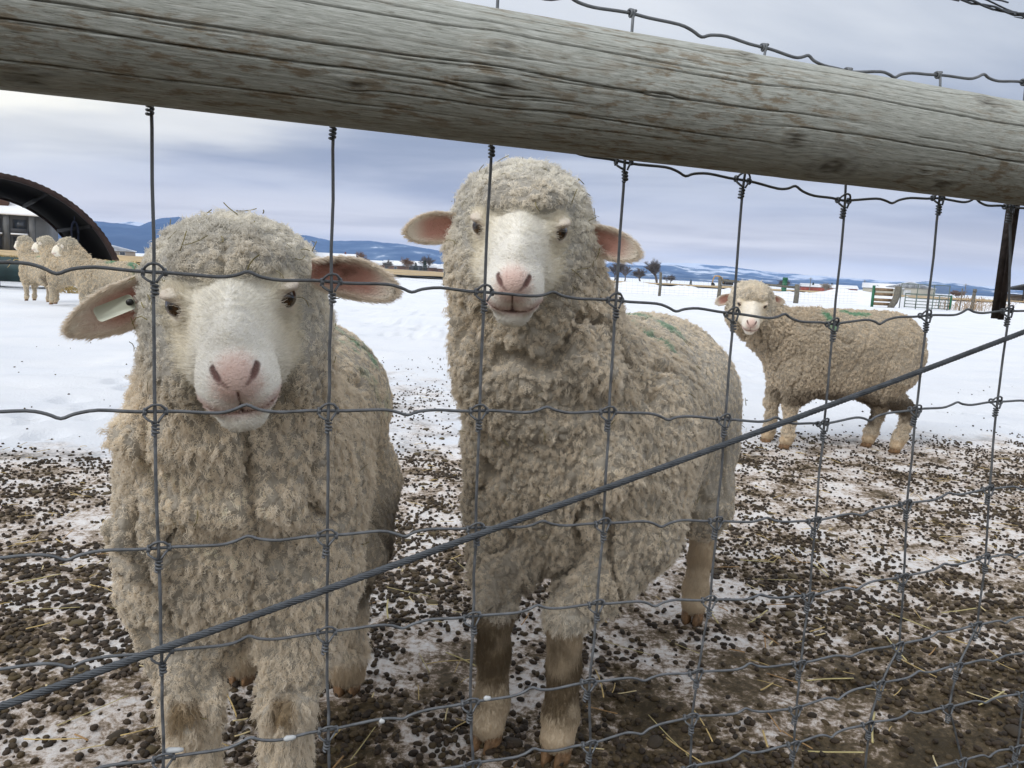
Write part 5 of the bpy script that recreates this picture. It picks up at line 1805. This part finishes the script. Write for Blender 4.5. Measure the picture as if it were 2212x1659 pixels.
# measured knots: (stay, line) -> (s, z); everything else follows the regular weave
LZ = [1.165, 1.018, 0.876, 0.752, 0.624, 0.523, 0.420, 0.352, 0.291, 0.225, 0.165]
KN = {0: {1: (0.0, 1.0355), 2: (0, .884), 3: (-.001, .760), 4: (0, .632), 5: (.001, .530), 6: (.001, .421)},
      1: {1: (.152, 1.0330), 2: (.152, .882), 3: (.151, .758), 4: (.152, .632), 5: (.153, .530), 6: (.156, .422)},
      2: {1: (.305, 1.0315), 2: (.305, .878), 3: (.305, .755), 4: (.307, .628), 5: (.308, .528), 6: (.310, .427), 7: (.316, .352)},
      3: {0: (.453, 1.170), 1: (.455, 1.021), 2: (.456, .875), 3: (.457, .751), 4: (.460, .622), 5: (.459, .525), 6: (.456, .428), 7: (.463, .348)},
      4: {0: (.622, 1.161), 1: (.609, 1.016), 2: (.611, .865), 3: (.613, .739), 4: (.615, .613), 5: (.616, .512), 6: (.606, .418), 7: (.605, .358)},
      5: {0: (.744, 1.152), 1: (.758, 1.005), 2: (.762, .856), 3: (.764, .730), 4: (.767, .602), 5: (.771, .500), 6: (.769, .406), 7: (.771, .341), 8: (.774, .289)},
      6: {0: (.886, 1.167), 1: (.911, 1.020), 2: (.915, .870), 3: (.918, .745), 4: (.923, .615), 5: (.934, .510), 6: (.943, .408), 7: (.916, .354), 8: (.905, .295)},
      7: {0: (1.037, 1.178), 2: (1.066, .881), 3: (1.069, .754), 4: (1.078, .627), 5: (1.091, .523), 6: (1.094, .419), 7: (1.066, .359), 8: (1.059, .294), 9: (1.106, .198)},
      8: {8: (1.221, .290)}}
rf = random.Random(3)
K0, K1 = -7, 16


def knot_pos(k, r):
    if k in KN and r in KN[k]: return KN[k][r]
    s = 0.1524 * k
    if 0 <= k <= 8:
        near = sorted(KN[k], key=lambda q: abs(q - r))[0]
        s = KN[k][near][0] + (0.004 if r > near else 0)
    z = LZ[r] + 0.004 * math.sin(k * 2.1 + r)
    # follow the measured sag of the same line where it is known
    near = [kk for kk in KN if r in KN[kk]]
    if near:
        kk = min(near, key=lambda q: abs(q - k))
        if abs(kk - k) <= 2: z = KN[kk][r][1] + (0.002 if k < 0 else -0.001)
    return (s, z)


GRID = {(k, r): knot_pos(k, r) for k in range(K0, K1 + 1) for r in range(len(LZ))}
fence = empty('woven_wire_fence', tuple(fp(0.4, 0)), 0)
tag(fence, 'woven field fence of grey galvanised wire with twisted knots, across the foreground', 'fence')
FO = np.array(fence.location)


def smooth_path(pts, n):
    """Catmull-Rom through points"""
    P = np.array(pts, float)
    P = np.concatenate([[2 * P[0] - P[1]], P, [2 * P[-1] - P[-2]]])
    out = []
    for i in range(1, len(P) - 2):
        for t in np.linspace(0, 1, n, endpoint=False):
            a, b, c, d = P[i - 1], P[i], P[i + 1], P[i + 2]
            out.append(0.5 * ((2 * b) + (c - a) * t + (2 * a - 5 * b + 4 * c - d) * t * t + (3 * b - a - 3 * c + d) * t ** 3))
    out.append(P[-2])
    return np.array(out)


WR = 0.00155
for r in range(len(LZ)):
    pts = []
    for k in range(K0, K1 + 1):
        s, z = GRID[(k, r)]
        pts.append(fp(s, z))
        if k < K1:
            s2, z2 = GRID[(k + 1, r)]
            sg = 1 if (k % 2 == 0) else -1
            a = 0.0052 * rf.uniform(0.85, 1.15)
            for f, w in ((0.12, 0.0), (0.34, -0.25 * sg), (0.44, 0.25 * sg), (0.51, 1.0 * sg), (0.58, 0.25 * sg), (0.70, -0.25 * sg), (0.88, 0.0)):
                pts.append(fp(s + (s2 - s) * f, z + (z2 - z) * f + w * a + rf.uniform(-1, 1) * 0.0003, rf.uniform(-1, 1) * 0.0006))
    pth = smooth_path(pts, 3) - FO
    m = MB(); m.tube(pth, WR * (1.15 if r == 0 else 1), 8)
    m.build('line_wire', M_WIRE, fence, True)
for k in range(K0, K1 + 1):
    pts = []
    for r in range(len(LZ)):
        s, z = GRID[(k, r)]
        pts.append(fp(s, z, -0.0030))
        if r < len(LZ) - 1:
            s2, z2 = GRID[(k, r + 1)]
            for f in (0.2, 0.5, 0.8):
                pts.append(fp(s + (s2 - s) * f + rf.uniform(-1, 1) * 0.0009, z + (z2 - z) * f, -0.0030))
    m = MB(); m.tube(smooth_path(pts, 2) - FO, WR, 8)
    m.build('stay_wire', M_WIRE, fence, True)


def knot_mesh():
    """hinge knot: two coils on the line wire, a loop over the stay and a twist round the stay below.
    local axes: x along the line, y away from the viewer, z up"""
    m = MB(); r = 0.00135
    for s in (-1, 1):
        n = 22
        m.tube([(s * (0.0088 + 0.0026 * t / n * 1.0), 0.0030 * math.cos(2 * math.pi * 1.6 * t / n + 1), 0.0030 * math.sin(2 * math.pi * 1.6 * t / n + 1)) for t in range(n + 1)], r, 6)
    # arch over the stay
    m.tube([(-0.0095, -0.002, 0.001), (-0.0080, -0.004, 0.0045), (-0.0045, -0.0058, 0.0074), (0, -0.0064, 0.0084), (0.0045, -0.0058, 0.0074), (0.0080, -0.004, 0.0045), (0.0095, -0.002, 0.001)], r, 6)
    # arms down to the twist
    m.tube([(-0.0108, -0.001, -0.001), (-0.0102, -0.004, -0.0046), (-0.0062, -0.0058, -0.0076), (-0.0015, -0.0070, -0.0098)], r, 6)
    m.tube([(0.0095, -0.002, -0.001), (0.0060, -0.0048, -0.0040), (0.0028, -0.0062, -0.0080), (0.002, -0.0060, -0.0100)], r, 6)
    n = 54
    m.tube([(0.0030 * math.cos(2 * math.pi * 3.4 * t / n + 2), -0.0030 + 0.0030 * math.sin(2 * math.pi * 3.4 * t / n + 2), -0.0105 - 0.0125 * t / n) for t in range(n + 1)], r, 6)
    return m.mesh('knot', M_WIRE, True)


def top_knot_mesh():
    m = MB(); r = 0.0016; n = 40
    m.tube([(-0.004 + 0.008 * t / n, 0.0036 * math.cos(2 * math.pi * 2.4 * t / n), 0.0036 * math.sin(2 * math.pi * 2.4 * t / n)) for t in range(n + 1)], r, 6)
    return m.mesh('top_knot', M_WIRE, True)


KM, TKM = knot_mesh(), top_knot_mesh()
for (k, r), (s, z) in GRID.items():
    o = link('knot', TKM if r == 0 else KM, fence, tuple(fp(s, z) - FO), (rf.gauss(0, 0.06), rf.gauss(0, 0.07), FANG + rf.gauss(0, 0.08)))
    o.scale = (0.86, 0.95, 0.92)
# bits of ice and rag frozen on the lower lines
M_ICE = flat('dirty_ice', (0.55, 0.58, 0.60), 0.35, 0, 0.1, 60)
for (s, z, L) in ((0.118, 0.4205, 0.012), (0.212, 0.4225, 0.006), (0.330, 0.4290, 0.008), (0.010, 0.4280, 0.018), (-0.045, 0.4150, 0.03)):
    m = MB(); m.tube([(-L / 2, 0, 0), (-L / 4, 0, 0.0005), (L / 4, 0, 0), (L / 2, 0, 0)], 0.003, 8, rs=np.array([0.0016, 0.0030, 0.0026, 0.0016]))
    m.build('ice_bead', M_ICE, fence, True, tuple(fp(s, z, -0.001) - FO), (0, rf.gauss(0, 0.06), FANG))


# ---- weathered rail
def build_rail():
    NL, NA = 480, 420
    s0, s1 = -1.4, 3.0
    S = np.linspace(s0, s1, NL); A = np.linspace(0, 2 * math.pi, NA, endpoint=False)
    SS, AA = np.meshgrid(S, A, indexing='ij')
    s_, a_ = SS.ravel(), AA.ravel()
    rad = 0.0560 + 0.0016 * (s_ - 0.4)
    cyl = np.stack([s_ * 3, np.cos(a_) * 1.2, np.sin(a_) * 1.2], 1)
    rad = rad + 0.0016 * fbm(cyl, 3, 2)
    u = np.stack([s_ * 9, np.cos(a_) * 9, np.sin(a_) * 9], 1)
    rad = rad + 0.00035 * fbm(u * np.array([1, 2.5, 2.5]), 3, 4)
    # knots: (s, angle deg from the camera side upward, size)
    KNT = [(0.268, -20, 0.009), (0.150, -34, 0.0045), (0.268, 12, 0.006), (0.575, -30, 0.008), (0.640, -56, 0.019), (0.52, 52, 0.008), (0.84, 42, 0.013), (0.93, 55, 0.012), (0.80, -62, 0.012), (0.76, -46, 0.004), (-0.07, -66, 0.011), (0.02, 30, 0.008), (0.42, -8, 0.004), (1.2, -10, 0.012), (-0.5, 10, 0.01)]
    # angle 0 = towards camera (-FN); 90 = up
    warp = np.zeros_like(s_); kmask = np.zeros_like(s_); kring = np.zeros_like(s_)
    ang = np.degrees(a_); ang = (ang + 180) % 360 - 180
    for ks, ka, kr in KNT:
        da = (ang - ka + 180) % 360 - 180
        dx = s_ - ks; dy = np.radians(da) * 0.056
        d = np.hypot(dx / 1.35, dy)
        rad = rad + 0.0022 * np.exp(-(d / (kr * 1.6)) ** 2) - 0.0024 * sstep(kr * 0.75, kr * 0.3, d)
        rad = rad + 0.00045 * np.sin(d / kr * 9.0) * np.exp(-(d / (kr * 2.0)) ** 2)
        kmask = np.maximum(kmask, sstep(kr * 0.85, kr * 0.5, d) * (0.65 + 0.35 * np.cos(d / kr * 16)))
        kmask = np.maximum(kmask, 0.55 * np.exp(-((d - kr * 1.05) / (kr * 0.12)) ** 2))
        kring = np.maximum(kring, np.exp(-(d / (kr * 2.2)) ** 2))
        warp = warp + np.sign(dy) * kr * 0.5 * np.exp(-(np.abs(dx) / (kr * 4)) ** 2) * np.exp(-(np.abs(dy) / (kr * 2.5)))
    # drying cracks along the grain
    CR = [(22, -0.35, 0.46, 0.0011, 0.4), (18, 0.40, 1.15, 0.0011, 3.1), (-8, -0.3, 0.60, 0.0006, 0.9), (-24, -0.25, 0.34, 0.0008, 1.3), (-38, 0.15, 0.55, 0.0004, 0.2), (48, 0.26, 0.98, 0.0006, 2.2),
          (-52, -0.2, 0.2, 0.0004, 0.1), (36, -0.1, 0.3, 0.0004, 2.5), (-20, 0.55, 1.0, 0.0004, 1.9)]
    rk = random.Random(12)
    for _ in range(46):                          # short hairline checks
        c0 = rk.uniform(-0.4, 1.2)
        CR.append((rk.uniform(-75, 85), c0, c0 + rk.uniform(0.03, 0.22), 0.0001, rk.uniform(0, 6)))
    crack = np.zeros_like(s_)
    arc = np.radians(ang) * 0.056
    for ca, c0, c1, cw, ph in CR:
        cy = math.radians(ca) * 0.056 + 0.0020 * np.sin(s_ * 5 + ph) + 0.0007 * np.sin(s_ * 23 + ph * 2) + warp
        sf = min(0.08, (c1 - c0) * 0.4)
        m = sstep(c0 - sf, c0 + sf, s_) * sstep(c1 + sf, c1 - sf, s_) * (0.55 if cw < 0.0002 else 1.0)
        crack = np.maximum(crack, m * np.exp(-((arc - cy) / (cw * 0.22 + 0.00038)) ** 2))
    rad = rad - 0.0028 * crack
    z0 = 1.0675 - 0.0005 * (s_ - 0.4)
    bow = 0.002 * np.sin(s_ * 2.2)
    c_ = -np.cos(a_) * rad; h_ = np.sin(a_) * rad
    V = P0[None, :] + FD[None, :] * s_[:, None] + FN[None, :] * (-0.071 + c_)[:, None]
    V[:, 2] = z0 + bow + h_
    I = np.arange(NL * NA).reshape(NL, NA)
    J = np.roll(I, -1, axis=1)
    Q = np.stack([I[:-1], I[1:], J[1:], J[:-1]], -1).reshape(-1, 4)
    V = np.concatenate([V, [V[I[0]].mean(0), V[I[-1]].mean(0)]])
    c0_, c1_ = NL * NA, NL * NA + 1
    T = np.concatenate([np.stack([I[0], J[0], np.full(NA, c0_)], 1)[:, ::-1], np.stack([I[-1], J[-1], np.full(NA, c1_)], 1)])
    cols = np.zeros((len(V), 3)); cols[:NL * NA, 0] = kmask; cols[:NL * NA, 1] = crack; cols[:NL * NA, 2] = kring
    m, t, b = new_mat('weathered_grey_wood')
    L = t.links
    b.inputs['Roughness'].default_value = 0.85; b.inputs['Specular IOR Level'].default_value = 0.2
    # grain coordinates: along the log, around it
    uvn = N(t, 'ShaderNodeAttribute', attribute_name='grain')
    mp = N(t, 'ShaderNodeMapping'); mp.inputs['Scale'].default_value = (48, 640, 1); L.new(uvn.outputs['Vector'], mp.inputs[0])
    ng = N(t, 'ShaderNodeTexNoise', inp={'Scale': 1.0, 'Detail': 9.0, 'Roughness': 0.72, 'Distortion': 0.6}); L.new(mp.outputs[0], ng.inputs['Vector'])
    mp2 = N(t, 'ShaderNodeMapping'); mp2.inputs['Scale'].default_value = (34, 125, 1); L.new(uvn.outputs['Vector'], mp2.inputs[0])
    nb = N(t, 'ShaderNodeTexNoise', inp={'Scale': 1.0, 'Detail': 5.0, 'Roughness': 0.7}); L.new(mp2.outputs[0], nb.inputs['Vector'])
    base = ramp(t, [(0.34, (0.20, 0.203, 0.182)), (0.46, (0.37, 0.388, 0.355)), (0.55, (0.45, 0.47, 0.44)), (0.66, (0.56, 0.58, 0.55))]); L.new(ng.outputs['Fac'], base.inputs[0])
    brown = ramp(t, [(0.49, 0.0), (0.60, 0.72)]); L.new(nb.outputs['Fac'], brown.inputs[0])
    mp3 = N(t, 'ShaderNodeMapping'); mp3.inputs['Scale'].default_value = (3.2, 11, 1); L.new(uvn.outputs['Vector'], mp3.inputs[0])
    nc = N(t, 'ShaderNodeTexNoise', inp={'Scale': 1.0, 'Detail': 4.0}); L.new(mp3.outputs[0], nc.inputs['Vector'])
    br2 = ramp(t, [(0.40, 0.0), (0.58, 1.0)]); L.new(nc.outputs['Fac'], br2.inputs[0])
    mul = N(t, 'ShaderNodeMath', operation='MULTIPLY'); L.new(brown.outputs[0], mul.inputs[0]); L.new(br2.outputs[0], mul.inputs[1])
    mx = N(t, 'ShaderNodeMix', data_type='RGBA'); mx.inputs[7].default_value = (0.19, 0.132, 0.070, 1); L.new(mul.outputs[0], mx.inputs[0]); L.new(base.outputs[0], mx.inputs[6])
    at = N(t, 'ShaderNodeAttribute', attribute_name='col')
    sp = N(t, 'ShaderNodeSeparateColor'); L.new(at.outputs['Color'], sp.inputs[0])
    mk = N(t, 'ShaderNodeMath', operation='MULTIPLY', inp={1: 0.8}); L.new(sp.outputs[0], mk.inputs[0])
    m2 = N(t, 'ShaderNodeMix', data_type='RGBA'); m2.inputs[7].default_value = (0.085, 0.075, 0.06, 1); L.new(mk.outputs[0], m2.inputs[0]); L.new(mx.outputs[2], m2.inputs[6])
    mc = N(t, 'ShaderNodeMath', operation='MULTIPLY', inp={1: 0.85}); L.new(sp.outputs[1], mc.inputs[0])
    m3 = N(t, 'ShaderNodeMix', data_type='RGBA'); m3.inputs[7].default_value = (0.030, 0.027, 0.022, 1); L.new(mc.outputs[0], m3.inputs[0]); L.new(m2.outputs[2], m3.inputs[6])
    L.new(m3.outputs[2], b.inputs['Base Color'])
    bp = N(t, 'ShaderNodeBump', inp={'Strength': 0.55, 'Distance': 0.0014}); L.new(ng.outputs['Fac'], bp.inputs['Height']); L.new(bp.outputs[0], b.inputs['Normal'])
    me = mesh_np('fence_rail', V, [Q, T], m, True, cols)
    g = me.attributes.new('grain', 'FLOAT_VECTOR', 'POINT')
    gv = np.zeros((len(V), 3), np.float32)
    gv[:NL * NA, 0] = s_; gv[:NL * NA, 1] = arc - warp; gv[:NL * NA, 2] = 0
    g.data.foreach_set('vector', gv.ravel())
    o = link('fence_rail', me)
    tag(o, 'thick round weathered grey log rail with cracks and knots, above the sheep', 'rail')


build_rail()

# ---- slack steel cable running diagonally in front of the mesh
cab = empty('steel_cable', tuple(fp(0.4, 0.66, -0.012)))
tag(cab, 'twisted dark steel cable running diagonally across the wire mesh', 'cable')
CO = np.array(cab.location)
A_, B_ = fp(-1.2, 0.541 - 0.29 * 1.2, -0.0125), fp(2.4, 0.541 + 0.29 * 2.4, -0.0125)
ax_ = unit(B_ - A_); p_ = unit(np.cross(ax_, (0, 0, 1))); q_ = np.cross(ax_, p_)
Lc = np.linalg.norm(B_ - A_)
n_ = 620
for k in range(7):
    t_ = np.linspace(0, 1, n_)
    sagc = -0.006 * np.sin(np.clip((t_ * 3.6 - 1.0) / 1.6, 0, 1) * math.pi)
    ph = 2 * math.pi * (t_ * Lc / 0.036 + k / 7)
    pt = A_ + ax_ * (t_ * Lc)[:, None] + 0.00265 * (p_ * np.cos(ph)[:, None] + q_ * np.sin(ph)[:, None])
    pt[:, 2] += sagc
    m = MB(); m.tube(pt - CO, 0.00125, 6); m.build('strand', M_CABLE, cab, True)

# ---- steel bar behind the mesh at the right
M_TBAR = flat('dark_rusty_bar', (0.050, 0.038, 0.034), 0.7, 0.3, 0.4, 40, 0.3, 120)
m = MB()
zz0, zz1 = 0.868, 1.15
for (w, d, n) in ((0.015, 0.003, 0.0075), (0.003, 0.012, 0.0155)):
    m.box((0, n, (zz0 + zz1) / 2), (w * (0.58 if w > 0.01 else 1), d, zz1 - zz0 - (0.002 if w < 0.01 else 0)))
bar = m.build('steel_bar', M_TBAR, None, False, tuple(fp(1.0665, 0)), (0, 0, FANG))
tag(bar, 'dark rusty steel bar hanging behind the mesh at the right end of the rail', 'bar')

# ---- barbed wire above, only its end shows at the top right corner
bw = empty('barbed_wire', tuple(fp(0.95, 1.26)))
tag(bw, 'twisted barbed wire strand above the mesh in the top right corner', 'wire')
BO = np.array(bw.location)
for k in range(2):
    t_ = np.linspace(0, 1, 160)
    s_ = -0.6 + 3.0 * t_
    ph = 2 * math.pi * (s_ / 0.075) + k * math.pi
    pt = np.array([fp(s, 1.262 + 0.006 * math.sin(s * 4) + 0.0018 * math.sin(p), 0.0018 * math.cos(p)) for s, p in zip(s_, ph)])
    m = MB(); m.tube(pt - BO, 0.0014, 6); m.build('strand', M_CABLE, bw, True)
for s in np.arange(-0.5, 2.3, 0.115):
    m = MB(); c = fp(s + 0.025, 1.262 + 0.006 * math.sin(s * 4))
    m.tube([c - BO + FD * 0.003 * math.sin(a) * 0.4 + FD * (a / 40) + np.array([0, 0, 0.0034 * math.cos(a)]) + FN * 0.0034 * math.sin(a) for a in np.linspace(0, 4 * math.pi, 26)], 0.0011, 5)
    m.tube([c - BO + np.array([0, 0, -0.003]), c - BO - FD * 0.017 + np.array([0, 0, -0.004])], 0.0011, 5, rs=np.array([0.0011, 0.0004]))
    m.tube([c - BO + np.array([0, 0, 0.003]) + FD * 0.008, c - BO + FD * 0.018 + np.array([0, 0, 0.012])], 0.0011, 5, rs=np.array([0.0011, 0.0004]))
    m.build('barb', M_CABLE, bw, True)

# ================================================================== PELLETS, STRAW
rp = np.random.default_rng(42)
M_PELLET = attr_mat('dung_pellet', 0.7, 0.0, 0.35, bump=0.5, bscale=500.0)


def ico(sub):
    import bmesh
    bm = bmesh.new(); bmesh.ops.create_icosphere(bm, subdivisions=sub, radius=1.0)
    V = np.array([v.co[:] for v in bm.verts]); F = np.array([[v.index for v in f.verts] for f in bm.faces]); bm.free()
    return V, F


I2, I1 = ico(2), ico(1)


def frustum_pts(n, y0, y1, rg):
    y = np.sqrt(rg.uniform(y0 * y0, y1 * y1, n))
    x = y * rg.uniform(-0.80, 0.86, n)
    return x, y


def pellet_shapes(V, F, n, mat, seed):
    out = []
    rg = np.random.default_rng(seed)
    for k in range(n):
        W = V * np.array([rg.uniform(1.0, 1.6), rg.uniform(0.85, 1.1), rg.uniform(0.7, 1.0)])
        W = W * (1 + 0.16 * fbm(V * 1.7 + k * 3.1, 2, k))[:, None]
        out.append(W)
    return out


def pellet_field():
    n = 200000
    x, y = frustum_pts(n, 0.72, 7.5, rp)
    P = np.stack([x, y, 0 * x], 1)
    dm = dirt_mask(x, y)
    clus = fbm(P * 2.4, 3, 71); fine = fbm(P * 9, 2, 72)
    prob = dm * np.clip(0.50 + 1.15 * clus + 0.6 * fine, 0.08, 1.0) * (0.8 + 0.9 * sstep(3.4, 1.5, y))
    prob = prob * (0.25 + 0.75 * sstep(0.1, 0.6, dm))
    prob = np.maximum(prob, 0.004 * sstep(9, 3, y))
    keep = rp.random(n) < prob * 0.72
    x, y = x[keep], y[keep]
    # droppings in heaps
    hx, hy = frustum_pts(210, 0.9, 5.0, rp)
    hk = dirt_mask(hx, hy) > 0.5
    hx, hy = hx[hk], hy[hk]
    for a, b in zip(hx, hy):
        k = rp.integers(14, 60)
        s = rp.uniform(0.025, 0.065)
        x = np.r_[x, a + rp.normal(0, s, k)]; y = np.r_[y, b + rp.normal(0, s, k)]
    z = ground_z(x, y)
    d = np.hypot(x, y)
    o = np.argsort(d)
    return x[o], y[o], z[o]


px_, py_, pz_ = pellet_field()
npel = len(px_)
size = rp.uniform(0.0044, 0.0073, npel) * np.where(rp.random(npel) < 0.22, rp.uniform(0.35, 0.7, npel), 1.0)
yaw = rp.uniform(0, 2 * math.pi, npel)
tilt = rp.normal(0, 0.3, npel)
tone = rp.random(npel)
lift_ = rp.uniform(0.2, 0.8, npel)
base_c = np.array([[0.030, 0.022, 0.015], [0.045, 0.031, 0.020], [0.050, 0.035, 0.020], [0.075, 0.053, 0.027]])
# in view of the camera and nearest: 300 individuals

vis = (np.abs(px_ / py_ - 0.03) < 0.70) & (py_ > 1.22) & (py_ < 2.6)
ind = np.nonzero(vis)[0][:300]
rest = np.setdiff1d(np.arange(npel), ind)
SH2 = pellet_shapes(*I2, 6, M_PELLET, 1)
SH1 = pellet_shapes(*I1, 5, M_PELLET, 2)
meshes = []
for k in range(6):
    for c in range(2):
        cc = base_c[(k + c * 2) % 4] * (1 + 0.25 * fbm(I2[0] * 2 + k, 2, k))[:, None]
        meshes.append(mesh_np('dung_pellet', SH2[k] * 1.0, I2[1], M_PELLET, True, cc))
for i in ind:
    o = link('dung_pellet', meshes[int(tone[i] * 11.99)], None, (px_[i], py_[i], pz_[i] + size[i] * lift_[i]), (tilt[i], 0, yaw[i]))
    o.scale = (size[i],) * 3
    tag(o, 'small dark dung pellet on the fouled snow by the fence', 'pellet', 'dung pellets on the fouled snow')


def pellet_mass(idx):
    Vs, Fs, Cs, n = [], [], [], 0
    for near in (True, False):
        ii = idx[(py_[idx] < 2.3) == near]
        SH, F = (SH2, I2[1]) if near else (SH1, I1[1])
        for k in range(len(SH)):
            j = ii[k::len(SH)]
            if not len(j): continue
            W = SH[k]
            cy, sy = np.cos(yaw[j]), np.sin(yaw[j]); ct, st = np.cos(tilt[j]), np.sin(tilt[j])
            X = W[None, :, 0] * np.ones((len(j), 1)); Y = W[None, :, 1] * ct[:, None] - W[None, :, 2] * st[:, None]; Z = W[None, :, 1] * st[:, None] + W[None, :, 2] * ct[:, None]
            X, Y = X * cy[:, None] - Y * sy[:, None], X * sy[:, None] + Y * cy[:, None]
            s = size[j][:, None]
            V = np.stack([X * s + px_[j][:, None], Y * s + py_[j][:, None], Z * s + (pz_[j] + size[j] * lift_[j])[:, None]], -1)
            nv = W.shape[0]
            Fs.append((F[None] + (n + np.arange(len(j)) * nv)[:, None, None]).reshape(-1, 3))
            Cs.append(np.repeat(base_c[(tone[j] * 3.99).astype(int)], nv, axis=0))
            Vs.append(V.reshape(-1, 3)); n += len(j) * nv
    me = mesh_np('dung_pellets', np.concatenate(Vs), np.concatenate(Fs), M_PELLET, True, np.concatenate(Cs))
    o = link('dung_pellets', me)
    tag(o, 'scattered dark dung pellets covering the trampled snow', 'dung', None, 'stuff')


pellet_mass(rest)

# ---- trodden clods between the pellets
def clods():
    x, y = frustum_pts(5200, 0.8, 4.6, rp)
    P = np.stack([x, y, 0 * x], 1)
    k = rp.random(len(x)) < dirt_mask(x, y) * np.clip(0.25 + 1.3 * fbm(P * 2.4, 3, 71), 0.02, 1) * 0.55
    x, y = x[k], y[k]
    z = ground_z(x, y)
    W0, F0 = I2
    Vs, Fs, Cs, n = [], [], [], 0
    for i in range(len(x)):
        a = rp.uniform(0, 6.28); s = rp.uniform(0.006, 0.017)
        W = W0 * (1 + 0.38 * fbm(W0 * 2.1 + i * 1.7, 2, i % 50))[:, None] * np.array([rp.uniform(0.9, 1.7), 1.0, rp.uniform(0.22, 0.5)]) * s
        c, d = math.cos(a), math.sin(a)
        V = np.stack([W[:, 0] * c - W[:, 1] * d + x[i], W[:, 0] * d + W[:, 1] * c + y[i], W[:, 2] + z[i] + s * 0.1], 1)
        Vs.append(V); Fs.append(F0 + n); n += len(V)
        Cs.append(np.tile(np.array([[0.060, 0.044, 0.022], [0.085, 0.062, 0.028], [0.045, 0.033, 0.020], [0.095, 0.072, 0.034]][i % 4]), (len(V), 1)))
    o = link('trodden_dung', mesh_np('trodden_dung', np.concatenate(Vs), np.concatenate(Fs), M_PELLET, True, np.concatenate(Cs)))
    tag(o, 'flat trodden clods of dung between the pellets', 'dung', None, 'stuff')


clods()

# ---- straw stalks
ns = 620
sx, sy = frustum_pts(4000, 0.8, 5.6, rp)
k_ = rp.random(4000) < dirt_mask(sx, sy) * (0.25 + 0.75 * sstep(4.5, 1.5, sy))
sx, sy = sx[k_][:ns], sy[k_][:ns]
sz = ground_z(sx, sy)
oo = np.argsort(np.hypot(sx, sy))
sx, sy, sz = sx[oo], sy[oo], sz[oo]
straw_mats = [M_STRAW, flat('pale_straw', (0.60, 0.50, 0.28), 0.75, 0, 0.25, 30), flat('brown_straw', (0.38, 0.23, 0.10), 0.8, 0, 0.3, 30), flat('greenish_hay', (0.46, 0.40, 0.19), 0.8, 0, 0.3, 30)]
smesh = []
for k in range(12):
    L = [0.025, 0.045, 0.065, 0.11][k % 4] * rp.uniform(0.8, 1.2)
    b = rp.normal(0, 0.03)
    m = MB()
    pts = [(L * (t - 0.5), b * L * 4 * (t - 0.5) ** 2, 0.0015 * math.sin(t * 4 + k)) for t in np.linspace(0, 1, 6)]
    m.tube(pts, 0.0011 + 0.0005 * (k % 3), 6)
    V = np.concatenate(m.v); V[:, 2] *= 0.6; m.v = [V]
    smesh.append(m.mesh('straw', straw_mats[[0, 1, 0, 3, 1, 2, 0, 0, 1, 0, 2, 3][k]], True))
sv = np.nonzero((np.abs(sx / sy - 0.03) < 0.70) & (sy > 1.2))[0][:240]
srest = np.setdiff1d(np.arange(len(sx)), sv)
for i in sv:
    o = link('straw_stalk', smesh[int(rp.integers(0, 12))], None, (sx[i], sy[i], sz[i] + 0.009), (0, rp.normal(0, 0.07), rp.uniform(0, 6.28)))
    tag(o, 'dry yellow straw stalk lying on the fouled snow', 'straw', 'straw stalks on the ground')
m = MB()
for i in srest:
    a = rp.uniform(0, 6.28); L = rp.uniform(0.02, 0.09)
    c = np.array([sx[i], sy[i], sz[i] + 0.007])
    d = np.array([math.cos(a), math.sin(a), rp.normal(0, 0.05)])
    m.tube([c - d * L / 2, c + np.array([0, 0, 0.002]), c + d * L / 2], 0.0013, 4)
o = m.build('straw_litter', straw_mats[0], None, True)
tag(o, 'fine straw litter scattered over the fouled snow', 'straw', None, 'stuff')

# ================================================================== HAZE
def build_haze():
    m = bpy.data.materials.new('valley_haze'); m.use_nodes = True
    t = m.node_tree
    for n_ in list(t.nodes): t.nodes.remove(n_)
    out = N(t, 'ShaderNodeOutputMaterial')
    v = N(t, 'ShaderNodeVolumePrincipled')
    v.inputs['Color'].default_value = (0.35, 0.56, 1.0, 1)
    v.inputs['Density'].default_value = HAZE
    v.inputs['Anisotropy'].default_value = 0.0
    t.links.new(v.outputs[0], out.inputs['Volume'])
    mb = MB(); mb.box((0, 7300, 222), (40000, 15000, 470))
    o = mb.build('haze', m)
    tag(o, 'blue winter haze over the valley', None, None, 'stuff')


HAZE = 6.2e-5
build_haze()
